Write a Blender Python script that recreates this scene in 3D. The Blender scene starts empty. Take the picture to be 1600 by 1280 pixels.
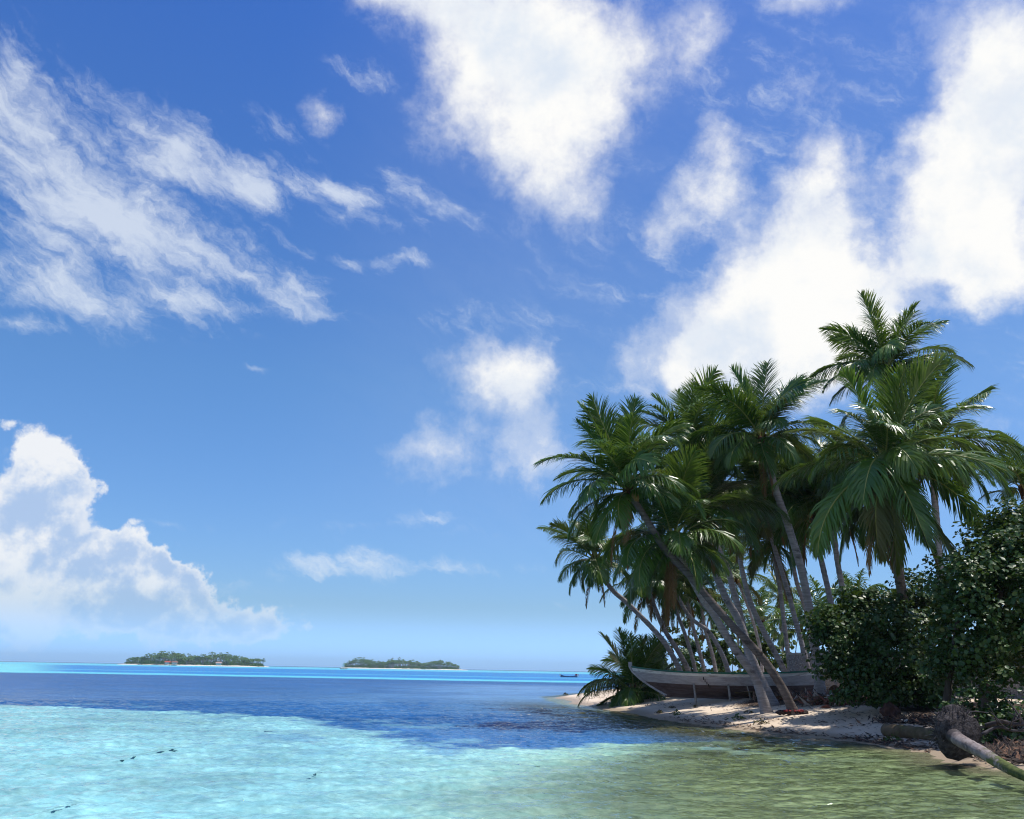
import bpy, bmesh, math, random
import numpy as np
from mathutils import Vector, Matrix

random.seed(7)
RNG = np.random.default_rng(11)
PI = math.pi
scene = bpy.context.scene
COL = scene.collection

# ------------------------------------------------------------------ camera
F_PX = 1386.0                      # focal length in pixels of the 1600 px wide photograph
EYE = Vector((0.0, 0.0, 1.7))
PITCH = math.atan(406.8 / F_PX)
ROLL = math.radians(1.02)
_fwd = Vector((0, math.cos(PITCH), math.sin(PITCH)))
_up0 = Vector((0, -math.sin(PITCH), math.cos(PITCH)))
_r0 = Vector((1, 0, 0))
_right = _r0 * math.cos(ROLL) + _up0 * math.sin(ROLL)
_up = _up0 * math.cos(ROLL) - _r0 * math.sin(ROLL)
cam_data = bpy.data.cameras.new('camera')
cam_data.sensor_width = 36.0
cam_data.lens = 36.0 * F_PX / 1600.0
cam_data.clip_start = 0.1
cam_data.clip_end = 60000.0
cam = bpy.data.objects.new('camera', cam_data)
COL.objects.link(cam)
M = Matrix((( _right.x, _up.x, -_fwd.x, EYE.x), (_right.y, _up.y, -_fwd.y, EYE.y),
            (_right.z, _up.z, -_fwd.z, EYE.z), (0, 0, 0, 1)))
cam.matrix_world = M
scene.camera = cam

def ray(px, py):
    return (_fwd * F_PX + _right * (px - 800.0) + _up * (640.0 - py)).normalized()
def P(px, py, Y):
    r = ray(px, py); return EYE + r * (Y / r.y)
def G(px, py, z=0.0):
    r = ray(px, py); return EYE + r * ((z - EYE.z) / r.z)
def azel(px, py):
    r = ray(px, py); return math.atan2(r.x, r.y), math.asin(r.z)

# ------------------------------------------------------------------ light, sky, exposure
SUN_AZ, SUN_EL = math.radians(82), math.radians(73)     # azimuth to the right of the view
SUN_DIR = Vector((math.sin(SUN_AZ) * math.cos(SUN_EL), math.cos(SUN_AZ) * math.cos(SUN_EL), math.sin(SUN_EL)))
sd = bpy.data.lights.new('sun', 'SUN')
sd.energy = 5.0
sd.angle = math.radians(0.53)
sd.color = (1.0, 0.95, 0.87)
sun = bpy.data.objects.new('sun', sd)
COL.objects.link(sun)
sun.rotation_euler = (-SUN_DIR).to_track_quat('-Z', 'Y').to_euler()

scene.view_settings.view_transform = 'Standard'
scene.view_settings.look = 'None'
scene.view_settings.gamma = 1.0
scene.view_settings.use_curve_mapping = False
scene.view_settings.exposure = 0.0
scene.render.engine = 'CYCLES'
scene.cycles.filter_width = 1.1
scene.cycles.max_bounces = 8
scene.cycles.transparent_max_bounces = 8
scene.cycles.diffuse_bounces = 3
scene.cycles.glossy_bounces = 3
scene.cycles.sample_clamp_indirect = 6.0

world = bpy.data.worlds.new("World")
scene.world = world
world.use_nodes = True
WN, WL = world.node_tree.nodes, world.node_tree.links
WN.clear()

class NT:
    """small wrapper for building node trees"""
    def __init__(s, tree): s.n, s.l = tree.nodes, tree.links
    def new(s, kind, **kw):
        nd = s.n.new(kind)
        for k, v in kw.items(): setattr(nd, k, v)
        return nd
    def put(s, sock, v):
        if isinstance(v, bpy.types.NodeSocket): s.l.new(v, sock)
        elif v is not None:
            if sock.type == 'RGBA' and hasattr(v, '__len__') and len(v) == 3: v = (*v, 1.0)
            sock.default_value = v
    def math(s, op, a, b=None, c=None, clamp=False):
        nd = s.new('ShaderNodeMath', operation=op, use_clamp=clamp)
        for i, v in enumerate((a, b, c)):
            if v is not None: s.put(nd.inputs[i], v)
        return nd.outputs[0]
    def vmath(s, op, a, b=None, scale=None):
        nd = s.new('ShaderNodeVectorMath', operation=op)
        s.put(nd.inputs[0], a)
        if b is not None: s.put(nd.inputs[1], b)
        if scale is not None: s.put(nd.inputs['Scale'], scale)
        return nd.outputs['Value'] if op in ('DOT_PRODUCT', 'LENGTH', 'DISTANCE') else nd.outputs[0]
    def noise(s, vec, scale, detail=4.0, rough=0.5, lac=2.0, dist=0.0, out='Fac'):
        nd = s.new('ShaderNodeTexNoise')
        if vec is not None: s.l.new(vec, nd.inputs['Vector'])
        nd.inputs['Scale'].default_value = scale; nd.inputs['Detail'].default_value = detail
        nd.inputs['Roughness'].default_value = rough; nd.inputs['Lacunarity'].default_value = lac
        nd.inputs['Distortion'].default_value = dist
        return nd.outputs[out]
    def mapping(s, vec, loc=(0,0,0), rot=(0,0,0), scale=(1,1,1), typ='POINT'):
        nd = s.new('ShaderNodeMapping', vector_type=typ)
        s.l.new(vec, nd.inputs['Vector'])
        if typ in ('POINT', 'TEXTURE'): nd.inputs['Location'].default_value = loc
        nd.inputs['Rotation'].default_value = rot; nd.inputs['Scale'].default_value = scale
        return nd.outputs[0]
    def mix(s, fac, a, b, mode='MIX'):
        nd = s.new('ShaderNodeMix', data_type='RGBA', blend_type=mode)
        s.put(nd.inputs['Factor'], fac); s.put(nd.inputs['A'], a); s.put(nd.inputs['B'], b)
        nd.clamp_factor = True
        return nd.outputs['Result'] if nd.outputs['Result'].type == 'RGBA' else nd.outputs[2]
    def smooth(s, v, lo, hi, to0=0.0, to1=1.0, kind='SMOOTHSTEP'):
        nd = s.new('ShaderNodeMapRange', interpolation_type=kind)
        s.put(nd.inputs['Value'], v)
        nd.inputs['From Min'].default_value = lo; nd.inputs['From Max'].default_value = hi
        nd.inputs['To Min'].default_value = to0; nd.inputs['To Max'].default_value = to1
        return nd.outputs[0]
def _mix(s, fac, a, b, mode='MIX'):
    nd = s.new('ShaderNodeMix', data_type='RGBA', blend_type=mode)
    s.put(nd.inputs[0], fac); s.put(nd.inputs[6], a); s.put(nd.inputs[7], b)
    return nd.outputs[2]
NT.mix = _mix

W = NT(world.node_tree)
w_out = W.new('ShaderNodeOutputWorld')
w_bg = W.new('ShaderNodeBackground')
w_bg.inputs['Strength'].default_value = 0.1
W.l.new(w_bg.outputs[0], w_out.inputs['Surface'])
w_sky = W.new('ShaderNodeTexSky', sky_type='NISHITA')
w_sky.sun_disc = False
w_sky.sun_elevation = SUN_EL
w_sky.sun_rotation = SUN_AZ
w_sky.altitude = 0.0
w_sky.air_density = 1.0
w_sky.dust_density = 0.6
w_sky.ozone_density = 3.0
w_tc = W.new('ShaderNodeTexCoord')
w_dir = w_tc.outputs['Generated']
w_sep = W.new('ShaderNodeSeparateXYZ'); W.l.new(w_dir, w_sep.inputs[0])
w_az = W.math('ARCTAN2', w_sep.outputs[0], w_sep.outputs[1])
w_el = W.math('ARCSINE', w_sep.outputs[2])
# polarising-filter grade of the sky: deeper blue higher up
SKY_HOR, SKY_LOW, SKY_MID, SKY_HIGH = (0.90, 1.62, 3.3), (0.72, 0.99, 1.42), (0.70, 1.08, 1.45), (0.42, 0.84, 1.57)
w_grade = W.mix(W.smooth(w_el, 0.0, 0.07), SKY_HOR, SKY_LOW)
w_grade = W.mix(W.smooth(w_el, 0.04, 0.31, kind='LINEAR'), w_grade, SKY_MID)
w_grade = W.mix(W.smooth(w_el, 0.31, 0.70, kind='LINEAR'), w_grade, SKY_HIGH)
w_skycol = W.mix(1.0, w_sky.outputs[0], w_grade, 'MULTIPLY')

w_comb = W.new('ShaderNodeCombineXYZ'); W.l.new(w_az, w_comb.inputs[0]); W.l.new(w_el, w_comb.inputs[1])
w_p0 = w_comb.outputs[0]
w_warp = W.vmath('SUBTRACT', W.noise(w_dir, 7.0, 5.0, 0.55, out='Color'), (0.5, 0.5, 0.5))
w_warp2 = W.vmath('SUBTRACT', W.noise(w_dir, 30.0, 6.0, 0.62, out='Color'), (0.5, 0.5, 0.5))
w_warp = W.vmath('ADD', W.vmath('MULTIPLY', w_warp, (0.085, 0.085, 0.0)), W.vmath('MULTIPLY', w_warp2, (0.035, 0.035, 0.0)))
w_p = W.vmath('ADD', w_p0, w_warp)

def blob_sum(blobs, vec, grad='SPHERICAL'):
    acc = 0.0
    for (px, py, rx, ry, rot, wt) in blobs:
        c = azel(px, py)
        a, b = math.cos(math.radians(rot)), math.sin(math.radians(rot))
        ex = azel(px + rx * a, py + rx * b); ey = azel(px - ry * b, py + ry * a)
        sx = math.hypot(ex[0] - c[0], ex[1] - c[1]); sy = math.hypot(ey[0] - c[0], ey[1] - c[1])
        ang = math.atan2(ex[1] - c[1], ex[0] - c[0])
        mp = W.mapping(vec, (c[0], c[1], 0), (0, 0, ang), (sx, sy, 1.0), 'TEXTURE')
        g = W.new('ShaderNodeTexGradient', gradient_type=grad); W.l.new(mp, g.inputs[0])
        acc = W.math('MULTIPLY_ADD', g.outputs['Fac'], wt, acc)
    return acc

CUMULUS = [ # x, y, rx, ry, rotation (deg, clockwise in the photo), weight
    (690, 10, 170, 120, 25, .75), (800, 60, 210, 180, 20, .85), (950, 60, 180, 170, 0, .75), (840, 170, 150, 180, 0, .8),
    (850, 275, 110, 130, 0, .6), (590, 5, 80, 50, 0, .5), (680, 170, 70, 110, 10, .45),
    (1530, 60, 165, 135, 0, 1.15), (1610, 190, 190, 170, 0, 1.2), (1505, 250, 160, 135, 0, 1.05), (1460, 335, 150, 125, 0, 1.0), (1405, 445, 105, 85, 0, .9), (1585, 370, 165, 140, 0, 1.2),
    (1465, 420, 110, 85, 0, .9), (1530, 440, 130, 75, 0, .9), (1475, 190, 65, 85, 0, .6), (1420, 215, 70, 40, 10, .45),
    (1292, 292, 95, 90, 0, 1.0), (1240, 375, 120, 105, 0, 1.05), (1312, 400, 75, 85, 0, .8), (1200, 455, 130, 115, 0, 1.1), (1290, 490, 120, 115, 0, 1.1),
    (1130, 525, 145, 120, 0, 1.05), (1075, 575, 115, 100, 0, .95), (1200, 580, 180, 115, 0, 1.1), (1320, 565, 130, 105, 0, 1.0), (1350, 480, 80, 75, 0, .7),
    (1065, 470, 60, 50, 0, .5), (990, 570, 55, 95, 0, .95), (1400, 520, 110, 70, 0, .5), (1530, 690, 120, 60, -10, .5),
    (750, 580, 110, 80, 10, .8), (800, 560, 80, 100, 0, .6), (795, 655, 95, 120, 30, .85), (840, 720, 80, 90, 30, .8), (675, 710, 90, 66, 0, .78),
    (1035, 350, 60, 105, 25, .7), (1115, 275, 75, 105, 25, .75), (1120, 345, 75, 65, 0, .65), (1100, 40, 75, 120, 10, .62),
    (1270, 110, 90, 140, 10, .46), (1270, 5, 120, 46, 0, .75), (900, 330, 120, 70, 0, .3), (500, 168, 45, 30, 0, .42),
]
LOW_CUMULUS = [
    (85, 715, 75, 70, 0, .9), (120, 745, 50, 50, 0, .7), (60, 790, 120, 110, 0, .9), (20, 850, 130, 110, 0, .8), (110, 860, 90, 70, 0, 1.1), (190, 850, 40, 60, 30, .7),
    (200, 910, 170, 90, 10, 1.1), (150, 950, 240, 110, 0, 1.0), (270, 950, 170, 80, 18, 1.0), (335, 983, 100, 46, 14, .8), (240, 900, 110, 50, 20, .7),
    (425, 985, 90, 46, 4, .95), (20, 660, 60, 42, 0, .6), (5, 955, 50, 50, 0, .8), (585, 1015, 60, 25, 0, .3), (830, 1015, 30, 25, 0, .3),
    (60, 1000, 260, 60, 0, .55),
]
CIRRUS = [
    (1250, 170, 420, 260, 0, .34), (1180, 380, 330, 200, 0, .18), (120, 360, 420, 240, 10, .30), (1560, 560, 260, 150, 0, .34), (950, 400, 260, 200, 0, .2),
    (10, 120, 110, 120, 0, .9), (90, 170, 110, 70, 28, .55), (300, 240, 230, 62, 28, .95), (410, 300, 160, 55, 26, .7), (515, 292, 120, 42, 25, 1.25),
    (130, 290, 320, 110, 24, .9), (60, 250, 150, 110, 24, .5), (90, 380, 260, 100, 6, .75), (360, 415, 230, 70, 20, 1.0), (100, 475, 340, 66, 4, .85), (40, 517, 75, 18, 8, 1.0),
    (450, 378, 60, 18, 22, .9), (530, 408, 120, 22, 12, .7), (580, 120, 95, 34, 8, .8), (720, 342, 100, 32, 22, .7), (630, 295, 110, 46, 25, .5),
    (600, 355, 120, 22, 8, .75), (630, 411, 60, 16, 4, .8), (405, 578, 30, 9, 12, 1.1), (735, 496, 130, 36, -6, .8), (1000, 620, 260, 26, 4, .6),
    (500, 880, 120, 34, -4, .95), (590, 876, 90, 36, 0, .9), (700, 887, 190, 22, -2, .75), (620, 812, 130, 18, -3, .6), (470, 832, 80, 28, 8, .38),
    (250, 275, 120, 40, 28, .5), (300, 470, 130, 24, 8, .7), (490, 493, 120, 20, 10, .5), (1020, 462, 110, 18, 6, .55), (880, 520, 100, 50, 0, .4),
    (340, 915, 160, 24, 4, .6), (860, 935, 120, 16, 0, .3), (200, 190, 200, 50, 28, .45), (270, 815, 90, 14, 0, .4), (740, 833, 90, 14, -2, .3), (400, 200, 160, 40, 10, .35),
]
w_big = W.noise(w_dir, 2.6, 3.0, 0.5)
# beyond the part of the sky in the photograph: similar broken cloud everywhere
w_outside = W.math('MAXIMUM', W.smooth(W.math('ABSOLUTE', w_az), 0.62, 0.95), W.smooth(w_el, 0.80, 1.0))
w_generic = W.math('MULTIPLY', W.smooth(w_big, 0.50, 0.66), w_outside)
w_lowcut = W.smooth(w_el, 0.02, 0.12)
w_generic = W.math('MULTIPLY', w_generic, w_lowcut)

def offset_noise(scale, detail, rough):
    a = W.noise(w_dir, scale, detail, rough)
    shifted = W.vmath('ADD', w_dir, tuple(SUN_DIR * (0.10 / scale * 3)))
    b = W.noise(shifted, scale, max(detail - 3, 2), rough)
    return a, b
nA, nA2 = offset_noise(6.0, 10.0, 0.60)
w_fine = W.noise(W.vmath('ADD', w_dir, W.vmath('SCALE', w_warp2, scale=0.02)), 19.0, 9.0, 0.68)
A = W.math('ADD', blob_sum(CUMULUS, w_p), w_generic)
A_e = W.math('MULTIPLY_ADD', W.math('SUBTRACT', nA, 0.5), 2.3, W.math('MULTIPLY_ADD', A, 1.0, -0.33))
A_e = W.math('MULTIPLY_ADD', W.math('SUBTRACT', w_fine, 0.5), 1.25, A_e)
cA = W.math('MULTIPLY', W.smooth(A_e, -0.18, 1.0), W.smooth(A, 0.02, 0.34))
w_fringe = W.math('MULTIPLY_ADD', W.math('SUBTRACT', w_fine, 0.5), 1.5, W.math('MULTIPLY_ADD', W.math('SUBTRACT', nA, 0.5), 1.2, W.math('SUBTRACT', A, 0.10)))
w_fringe = W.math('MULTIPLY', W.smooth(w_fringe, 0.0, 0.8), W.smooth(A, 0.0, 0.15))
cA = W.math('MAXIMUM', cA, W.math('MULTIPLY', w_fringe, 0.42))
shadeA = W.smooth(W.math('SUBTRACT', nA2, nA), -0.10, 0.16)            # lit side 0 / shaded side 1
thickA = W.smooth(A_e, 0.5, 1.2)
shadeA = W.math('MULTIPLY', shadeA, W.math('MULTIPLY_ADD', thickA, 0.40, 0.24))
colA = W.mix(shadeA, (10.0, 9.95, 9.75), (5.8, 7.0, 8.8))

nC, nC2 = offset_noise(11.0, 10.0, 0.60)
C = blob_sum(LOW_CUMULUS, w_p)
C_e = W.math('MULTIPLY_ADD', W.math('SUBTRACT', nC, 0.5), 2.4, W.math('MULTIPLY_ADD', C, 1.0, -0.36))
C_e = W.math('MULTIPLY_ADD', W.math('SUBTRACT', w_fine, 0.5), 1.1, C_e)
cC = W.math('MULTIPLY', W.smooth(C_e, -0.02, 0.30), W.smooth(C, 0.02, 0.22))
cC = W.math('MULTIPLY', cC, W.smooth(w_el, -0.01, 0.12, 0.10, 0.88))
shadeC = W.smooth(W.math('SUBTRACT', nC2, nC), -0.09, 0.10)
shadeC = W.math('MULTIPLY', shadeC, W.smooth(C_e, 0.0, 0.7))
colC = W.mix(shadeC, (9.8, 9.8, 9.7), (4.6, 6.0, 8.4))

w_rot = W.mapping(w_p0, (0, 0, 0), (0, 0, math.radians(-24)), (0.30, 0.10, 1.0), 'TEXTURE')
w_rotw = W.vmath('ADD', w_rot, W.vmath('MULTIPLY', w_warp, (5.0, 8.0, 0.0)))
nB = W.noise(w_rotw, 3.2, 10.0, 0.66)
B = W.math('MULTIPLY_ADD', w_generic, 0.25, blob_sum(CIRRUS, W.vmath('ADD', w_p0, W.vmath('SCALE', w_warp, scale=0.6))))
B_e = W.math('MULTIPLY_ADD', W.math('SUBTRACT', nB, 0.5), 2.6, W.math('MULTIPLY_ADD', B, 0.74, -0.34))
B_e = W.math('MULTIPLY_ADD', W.math('SUBTRACT', w_fine, 0.5), 0.9, B_e)
cB = W.math('MULTIPLY', W.smooth(B_e, -0.22, 0.9), W.smooth(B, 0.0, 0.22))
cB = W.math('MULTIPLY', W.math('POWER', cB, 1.2), 0.68)
# thin high veil over the side of the sky where the sun stands
w_veil = W.math('MULTIPLY', W.smooth(w_az, -0.32, 0.02), W.smooth(w_el, 0.06, 0.2))
w_veil = W.math('MULTIPLY', w_veil, W.math('MULTIPLY_ADD', nB, 0.10, 0.012))
w_veiled = W.mix(w_veil, w_skycol, (8.2, 8.9, 9.7))
w_col = W.mix(cC, w_veiled, colC)
w_col = W.mix(cB, w_col, (8.5, 9.1, 9.7))
w_col = W.mix(cA, w_col, colA)
W.l.new(w_col, w_bg.inputs['Color'])
world.cycles.sampling_method = 'MANUAL'
world.cycles.sample_map_resolution = 512

# ------------------------------------------------------------------ helpers
def tag(o, label=None, cat=None, group=None, kind=None):
    if label: o['label'] = label
    if cat: o['category'] = cat
    if group: o['group'] = group
    if kind: o['kind'] = kind
    return o
def empty(name, loc, label=None, cat=None, group=None):
    o = bpy.data.objects.new(name, None)
    o.empty_display_size = 0.3
    COL.objects.link(o); o.location = loc
    return tag(o, label, cat, group)
def link(name, mesh, parent=None, mat=None):
    o = bpy.data.objects.new(name, mesh)
    if mat is not None and not mesh.materials: mesh.materials.append(mat)
    COL.objects.link(o)
    if parent is not None: o.parent = parent
    return o
def mesh_np(name, verts, faces, mats=None, midx=None, smooth=False):
    """verts (n,3) array, faces: list of tuples or (m,k) int array"""
    me = bpy.data.meshes.new(name)
    if isinstance(faces, np.ndarray):
        m, k = faces.shape
        me.vertices.add(len(verts)); me.vertices.foreach_set('co', np.asarray(verts, dtype=np.float32).ravel())
        me.loops.add(m * k); me.loops.foreach_set('vertex_index', faces.astype(np.int32).ravel())
        me.polygons.add(m); me.polygons.foreach_set('loop_start', (np.arange(m) * k).astype(np.int32))
        try: me.polygons.foreach_set('loop_total', np.full(m, k, dtype=np.int32))
        except Exception: pass
        me.update(calc_edges=True)
    else:
        me.from_pydata([tuple(v) for v in verts], [], [tuple(f) for f in faces]); me.update()
    for mt in (mats or []): me.materials.append(mt)
    if midx is not None: me.polygons.foreach_set('material_index', np.asarray(midx, dtype=np.int32))
    if smooth: me.polygons.foreach_set('use_smooth', np.ones(len(me.polygons), dtype=bool))
    return me
class MB:
    """collects vertices and faces (with material slots)"""
    def __init__(s): s.v, s.f, s.m = [], [], []
    def add(s, verts, faces, mi=0):
        b = len(s.v); s.v += [tuple(v) for v in verts]
        s.f += [tuple(b + i for i in f) for f in faces]; s.m += [mi] * len(faces)
    def box(s, c, sx, sy, sz, mi=0, rot=None):
        R = rot or Matrix.Identity(3); c = Vector(c)
        vs = [c + R @ Vector((x * sx / 2, y * sy / 2, z * sz / 2)) for x in (-1, 1) for y in (-1, 1) for z in (-1, 1)]
        s.add(vs, [(0,1,3,2), (4,6,7,5), (0,4,5,1), (2,3,7,6), (0,2,6,4), (1,5,7,3)], mi)
    def tube(s, pts, radii, n=8, mi=0, cap=True, squash=None):
        pts = [Vector(p) for p in pts]
        rings = []; ref = None
        for i, p in enumerate(pts):
            t = (pts[min(i + 1, len(pts) - 1)] - pts[max(i - 1, 0)]).normalized()
            if ref is None:
                ref = t.orthogonal().normalized()
            ref = (ref - t * ref.dot(t)).normalized()
            bn = t.cross(ref)
            r = radii[i] if hasattr(radii, '__len__') else radii
            rings.append([p + (ref * math.cos(2 * PI * k / n) + bn * math.sin(2 * PI * k / n)) * r for k in range(n)])
        vs = [v for r in rings for v in r]; fs = []
        for i in range(len(pts) - 1):
            for k in range(n):
                fs.append((i * n + k, i * n + (k + 1) % n, (i + 1) * n + (k + 1) % n, (i + 1) * n + k))
        if cap:
            fs.append(tuple(reversed(range(n)))); fs.append(tuple((len(pts) - 1) * n + k for k in range(n)))
        s.add(vs, fs, mi)
    def lump(s, c, rx, ry, rz, mi=0, jit=0.15, seed=0, sub=2):
        bm = bmesh.new(); bmesh.ops.create_icosphere(bm, subdivisions=sub, radius=1.0)
        rr = random.Random(seed); ph = [rr.uniform(0, 6.28) for _ in range(6)]
        vs = []
        for v in bm.verts:
            q = v.co; k = 1 + jit * (math.sin(3 * q.x + ph[0]) * math.sin(2.7 * q.y + ph[1]) + 0.6 * math.sin(5 * q.z + ph[2]) * math.sin(4.3 * q.x + ph[3])) + rr.uniform(-jit, jit) * 0.3
            vs.append((c[0] + q.x * rx * k, c[1] + q.y * ry * k, c[2] + q.z * rz * k))
        bm.verts.index_update()
        s.add(vs, [tuple(v.index for v in f.verts) for f in bm.faces], mi); bm.free()
    def build(s, name, mats, parent=None, smooth=False):
        if not isinstance(mats, (list, tuple)): mats = [mats]
        me = mesh_np(name, s.v, s.f, mats, s.m, smooth)
        return link(name, me, parent)
def catmull(pts, n):
    pts = [Vector(p) for p in pts]
    q = [pts[0] * 2 - pts[1]] + pts + [pts[-1] * 2 - pts[-2]]
    out = []; segs = len(pts) - 1
    for i in range(n):
        u = i / (n - 1) * segs; k = min(int(u), segs - 1); t = u - k
        a, b, c, d = q[k], q[k + 1], q[k + 2], q[k + 3]
        out.append(0.5 * ((2 * b) + (c - a) * t + (2 * a - 5 * b + 4 * c - d) * t * t + (3 * b - a - 3 * c + d) * t ** 3))
    return out
# numpy value noise
def _hash(ix, iy, seed):
    h = (ix.astype(np.int64) * 374761393 + iy.astype(np.int64) * 668265263 + seed * 974711) & 0x7fffffff
    h = ((h ^ (h >> 13)) * 1274126177) & 0x7fffffff
    return ((h ^ (h >> 16)) & 0xffff) / 65535.0
def vnoise(x, y, seed=0):
    ix, iy = np.floor(x), np.floor(y); fx, fy = x - ix, y - iy
    fx = fx * fx * (3 - 2 * fx); fy = fy * fy * (3 - 2 * fy)
    a = _hash(ix, iy, seed); b = _hash(ix + 1, iy, seed); c = _hash(ix, iy + 1, seed); d = _hash(ix + 1, iy + 1, seed)
    return (a * (1 - fx) + b * fx) * (1 - fy) + (c * (1 - fx) + d * fx) * fy
def fbm(x, y, oct=4, seed=0):
    s, a, t = 0, 0.5, 0
    for i in range(oct):
        s = s + a * vnoise(x * 2 ** i, y * 2 ** i, seed + i); t += a; a *= 0.5
    return s / t
def seg_dist(x, y, poly, closed=False):
    d = np.full(x.shape, 1e9); n = len(poly)
    for i in range(n if closed else n - 1):
        ax, ay = poly[i]; bx, by = poly[(i + 1) % n]
        dx, dy = bx - ax, by - ay
        t = np.clip(((x - ax) * dx + (y - ay) * dy) / (dx * dx + dy * dy + 1e-12), 0, 1)
        d = np.minimum(d, np.hypot(x - ax - t * dx, y - ay - t * dy))
    return d
def inside(x, y, poly):
    r = np.zeros(x.shape, dtype=bool); n = len(poly)
    for i in range(n):
        ax, ay = poly[i]; bx, by = poly[(i + 1) % n]
        c = (ay > y) != (by > y)
        with np.errstate(divide='ignore', invalid='ignore'):
            xi = (bx - ax) * (y - ay) / (by - ay + 1e-12) + ax
        r ^= c & (x < xi)
    return r
def sstep(v, a, b):
    t = np.clip((v - a) / (b - a), 0, 1); return t * t * (3 - 2 * t)

# ------------------------------------------------------------------ materials
def material(name):
    m = bpy.data.materials.new(name); m.use_nodes = True
    m.node_tree.nodes.clear(); t = NT(m.node_tree)
    out = t.new('ShaderNodeOutputMaterial')
    return m, t, out
def principled(t, out, base, rough=0.6, spec=0.5, normal=None):
    b = t.new('ShaderNodeBsdfPrincipled')
    t.put(b.inputs['Base Color'], base); t.put(b.inputs['Roughness'], rough); t.put(b.inputs['Specular IOR Level'], spec)
    if normal is not None: t.put(b.inputs['Normal'], normal)
    if out is not None: t.l.new(b.outputs[0], out.inputs['Surface'])
    return b
def bump(t, h, dist, strength=1.0):
    b = t.new('ShaderNodeBump'); t.put(b.inputs['Height'], h)
    b.inputs['Distance'].default_value = dist; b.inputs['Strength'].default_value = strength
    return b.outputs[0]
def mottled(name, c1, c2, scale=6.0, rough=0.8, spec=0.3, bump_d=0.01, bump_scale=30.0, stretch=(1,1,1), c3=None, detail=6.0):
    m, t, out = material(name)
    co = t.new('ShaderNodeTexCoord').outputs['Object']
    v = t.mapping(co, scale=stretch)
    n = t.smooth(t.noise(v, scale, detail, 0.6), 0.32, 0.68)
    c = t.mix(n, c1, c2)
    if c3 is not None:
        c = t.mix(t.smooth(t.noise(v, scale * 0.37, 4, 0.6, dist=0.5), 0.5, 0.7), c, c3)
    h = t.noise(v, bump_scale, 5, 0.6)
    principled(t, out, c, rough, spec, bump(t, h, bump_d))
    return m

def leaf_material(name, base, tip, transl, rough=0.38, spec=0.5, rnd='obj', ylw=(0.20, 0.18, 0.03), ylw_amt=0.45):
    m, t, out = material(name)
    if rnd == 'obj':
        r = t.new('ShaderNodeObjectInfo').outputs['Random']
    else:
        r = t.new('ShaderNodeNewGeometry').outputs['Random Per Island']
    r2 = t.math('FRACT', t.math('MULTIPLY', r, 7.31))
    isl = t.new('ShaderNodeNewGeometry').outputs['Random Per Island']
    c = t.mix(r, base, tip)
    c = t.mix(t.math('MULTIPLY', t.smooth(r2, 0.72, 1.0), ylw_amt), c, ylw)
    c = t.mix(t.math('MULTIPLY', isl, 0.5), c, t.mix(0.5, c, (0.012, 0.03, 0.005), 'MIX'))
    b = principled(t, None, c, t.math('MULTIPLY_ADD', isl, 0.16, rough), spec)
    tr = t.new('ShaderNodeBsdfTranslucent')
    t.put(tr.inputs['Color'], t.mix(0.4, c, (0.22, 0.30, 0.03)))
    mx = t.new('ShaderNodeMixShader'); mx.inputs[0].default_value = transl
    t.l.new(b.outputs[0], mx.inputs[1]); t.l.new(tr.outputs[0], mx.inputs[2])
    t.l.new(mx.outputs[0], out.inputs['Surface'])
    return m

MAT = {}
MAT['frond'] = leaf_material('frond_leaf', (0.044, 0.115, 0.014), (0.100, 0.185, 0.026), 0.30, 0.24, 0.55)
MAT['frond_old'] = leaf_material('frond_old', (0.085, 0.105, 0.028), (0.12, 0.12, 0.035), 0.2, 0.42, 0.5)
MAT['rachis'] = mottled('rachis', (0.26, 0.25, 0.06), (0.18, 0.20, 0.05), 3.0, 0.5, 0.4, 0.002)
MAT['dead'] = leaf_material('dead_leaf', (0.17, 0.085, 0.035), (0.25, 0.14, 0.065), 0.12, 0.7, 0.2)
MAT['dead_stem'] = mottled('dead_stem', (0.22, 0.13, 0.07), (0.15, 0.08, 0.04), 4.0)
MAT['fibre'] = mottled('crown_fibre', (0.13, 0.065, 0.03), (0.06, 0.03, 0.016), 9.0, 0.9, 0.1, 0.02, 40, (1, 1, 0.25))
MAT['coconut'] = mottled('coconut', (0.20, 0.20, 0.05), (0.24, 0.13, 0.04), 2.0, 0.5, 0.4, 0.003)

def trunk_material(name, c1, c2, c3):
    m, t, out = material(name)
    co = t.new('ShaderNodeTexCoord').outputs['Object']
    rings = t.noise(t.mapping(co, scale=(1.2, 1.2, 9.0)), 1.6, 4, 0.6)
    c = t.mix(t.smooth(rings, 0.38, 0.62), c1, c2)
    blot = t.noise(co, 1.3, 6, 0.65, dist=0.4)
    c = t.mix(t.smooth(blot, 0.56, 0.70), c, c3)
    pale = t.noise(co, 2.9, 6, 0.7)
    c = t.mix(t.math('MULTIPLY', t.smooth(pale, 0.60, 0.72), 0.6), c, (0.42, 0.40, 0.37))
    h = t.math('ADD', rings, t.noise(t.mapping(co, scale=(6, 6, 1.2)), 5.0, 4, 0.6))
    principled(t, out, c, 0.85, 0.2, bump(t, h, 0.02))
    return m
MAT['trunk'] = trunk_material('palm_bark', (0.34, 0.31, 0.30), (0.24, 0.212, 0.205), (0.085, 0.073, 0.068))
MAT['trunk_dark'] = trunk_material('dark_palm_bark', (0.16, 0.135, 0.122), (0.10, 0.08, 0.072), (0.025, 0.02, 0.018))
MAT['bark'] = mottled('shrub_bark', (0.10, 0.08, 0.065), (0.05, 0.04, 0.033), 5, 0.9, 0.1, 0.02, 20, (1, 1, 0.3))
MAT['bush'] = leaf_material('broad_leaf', (0.014, 0.046, 0.008), (0.040, 0.098, 0.016), 0.16, 0.36, 0.42, 'isl', (0.16, 0.17, 0.03), 0.35)
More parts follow.
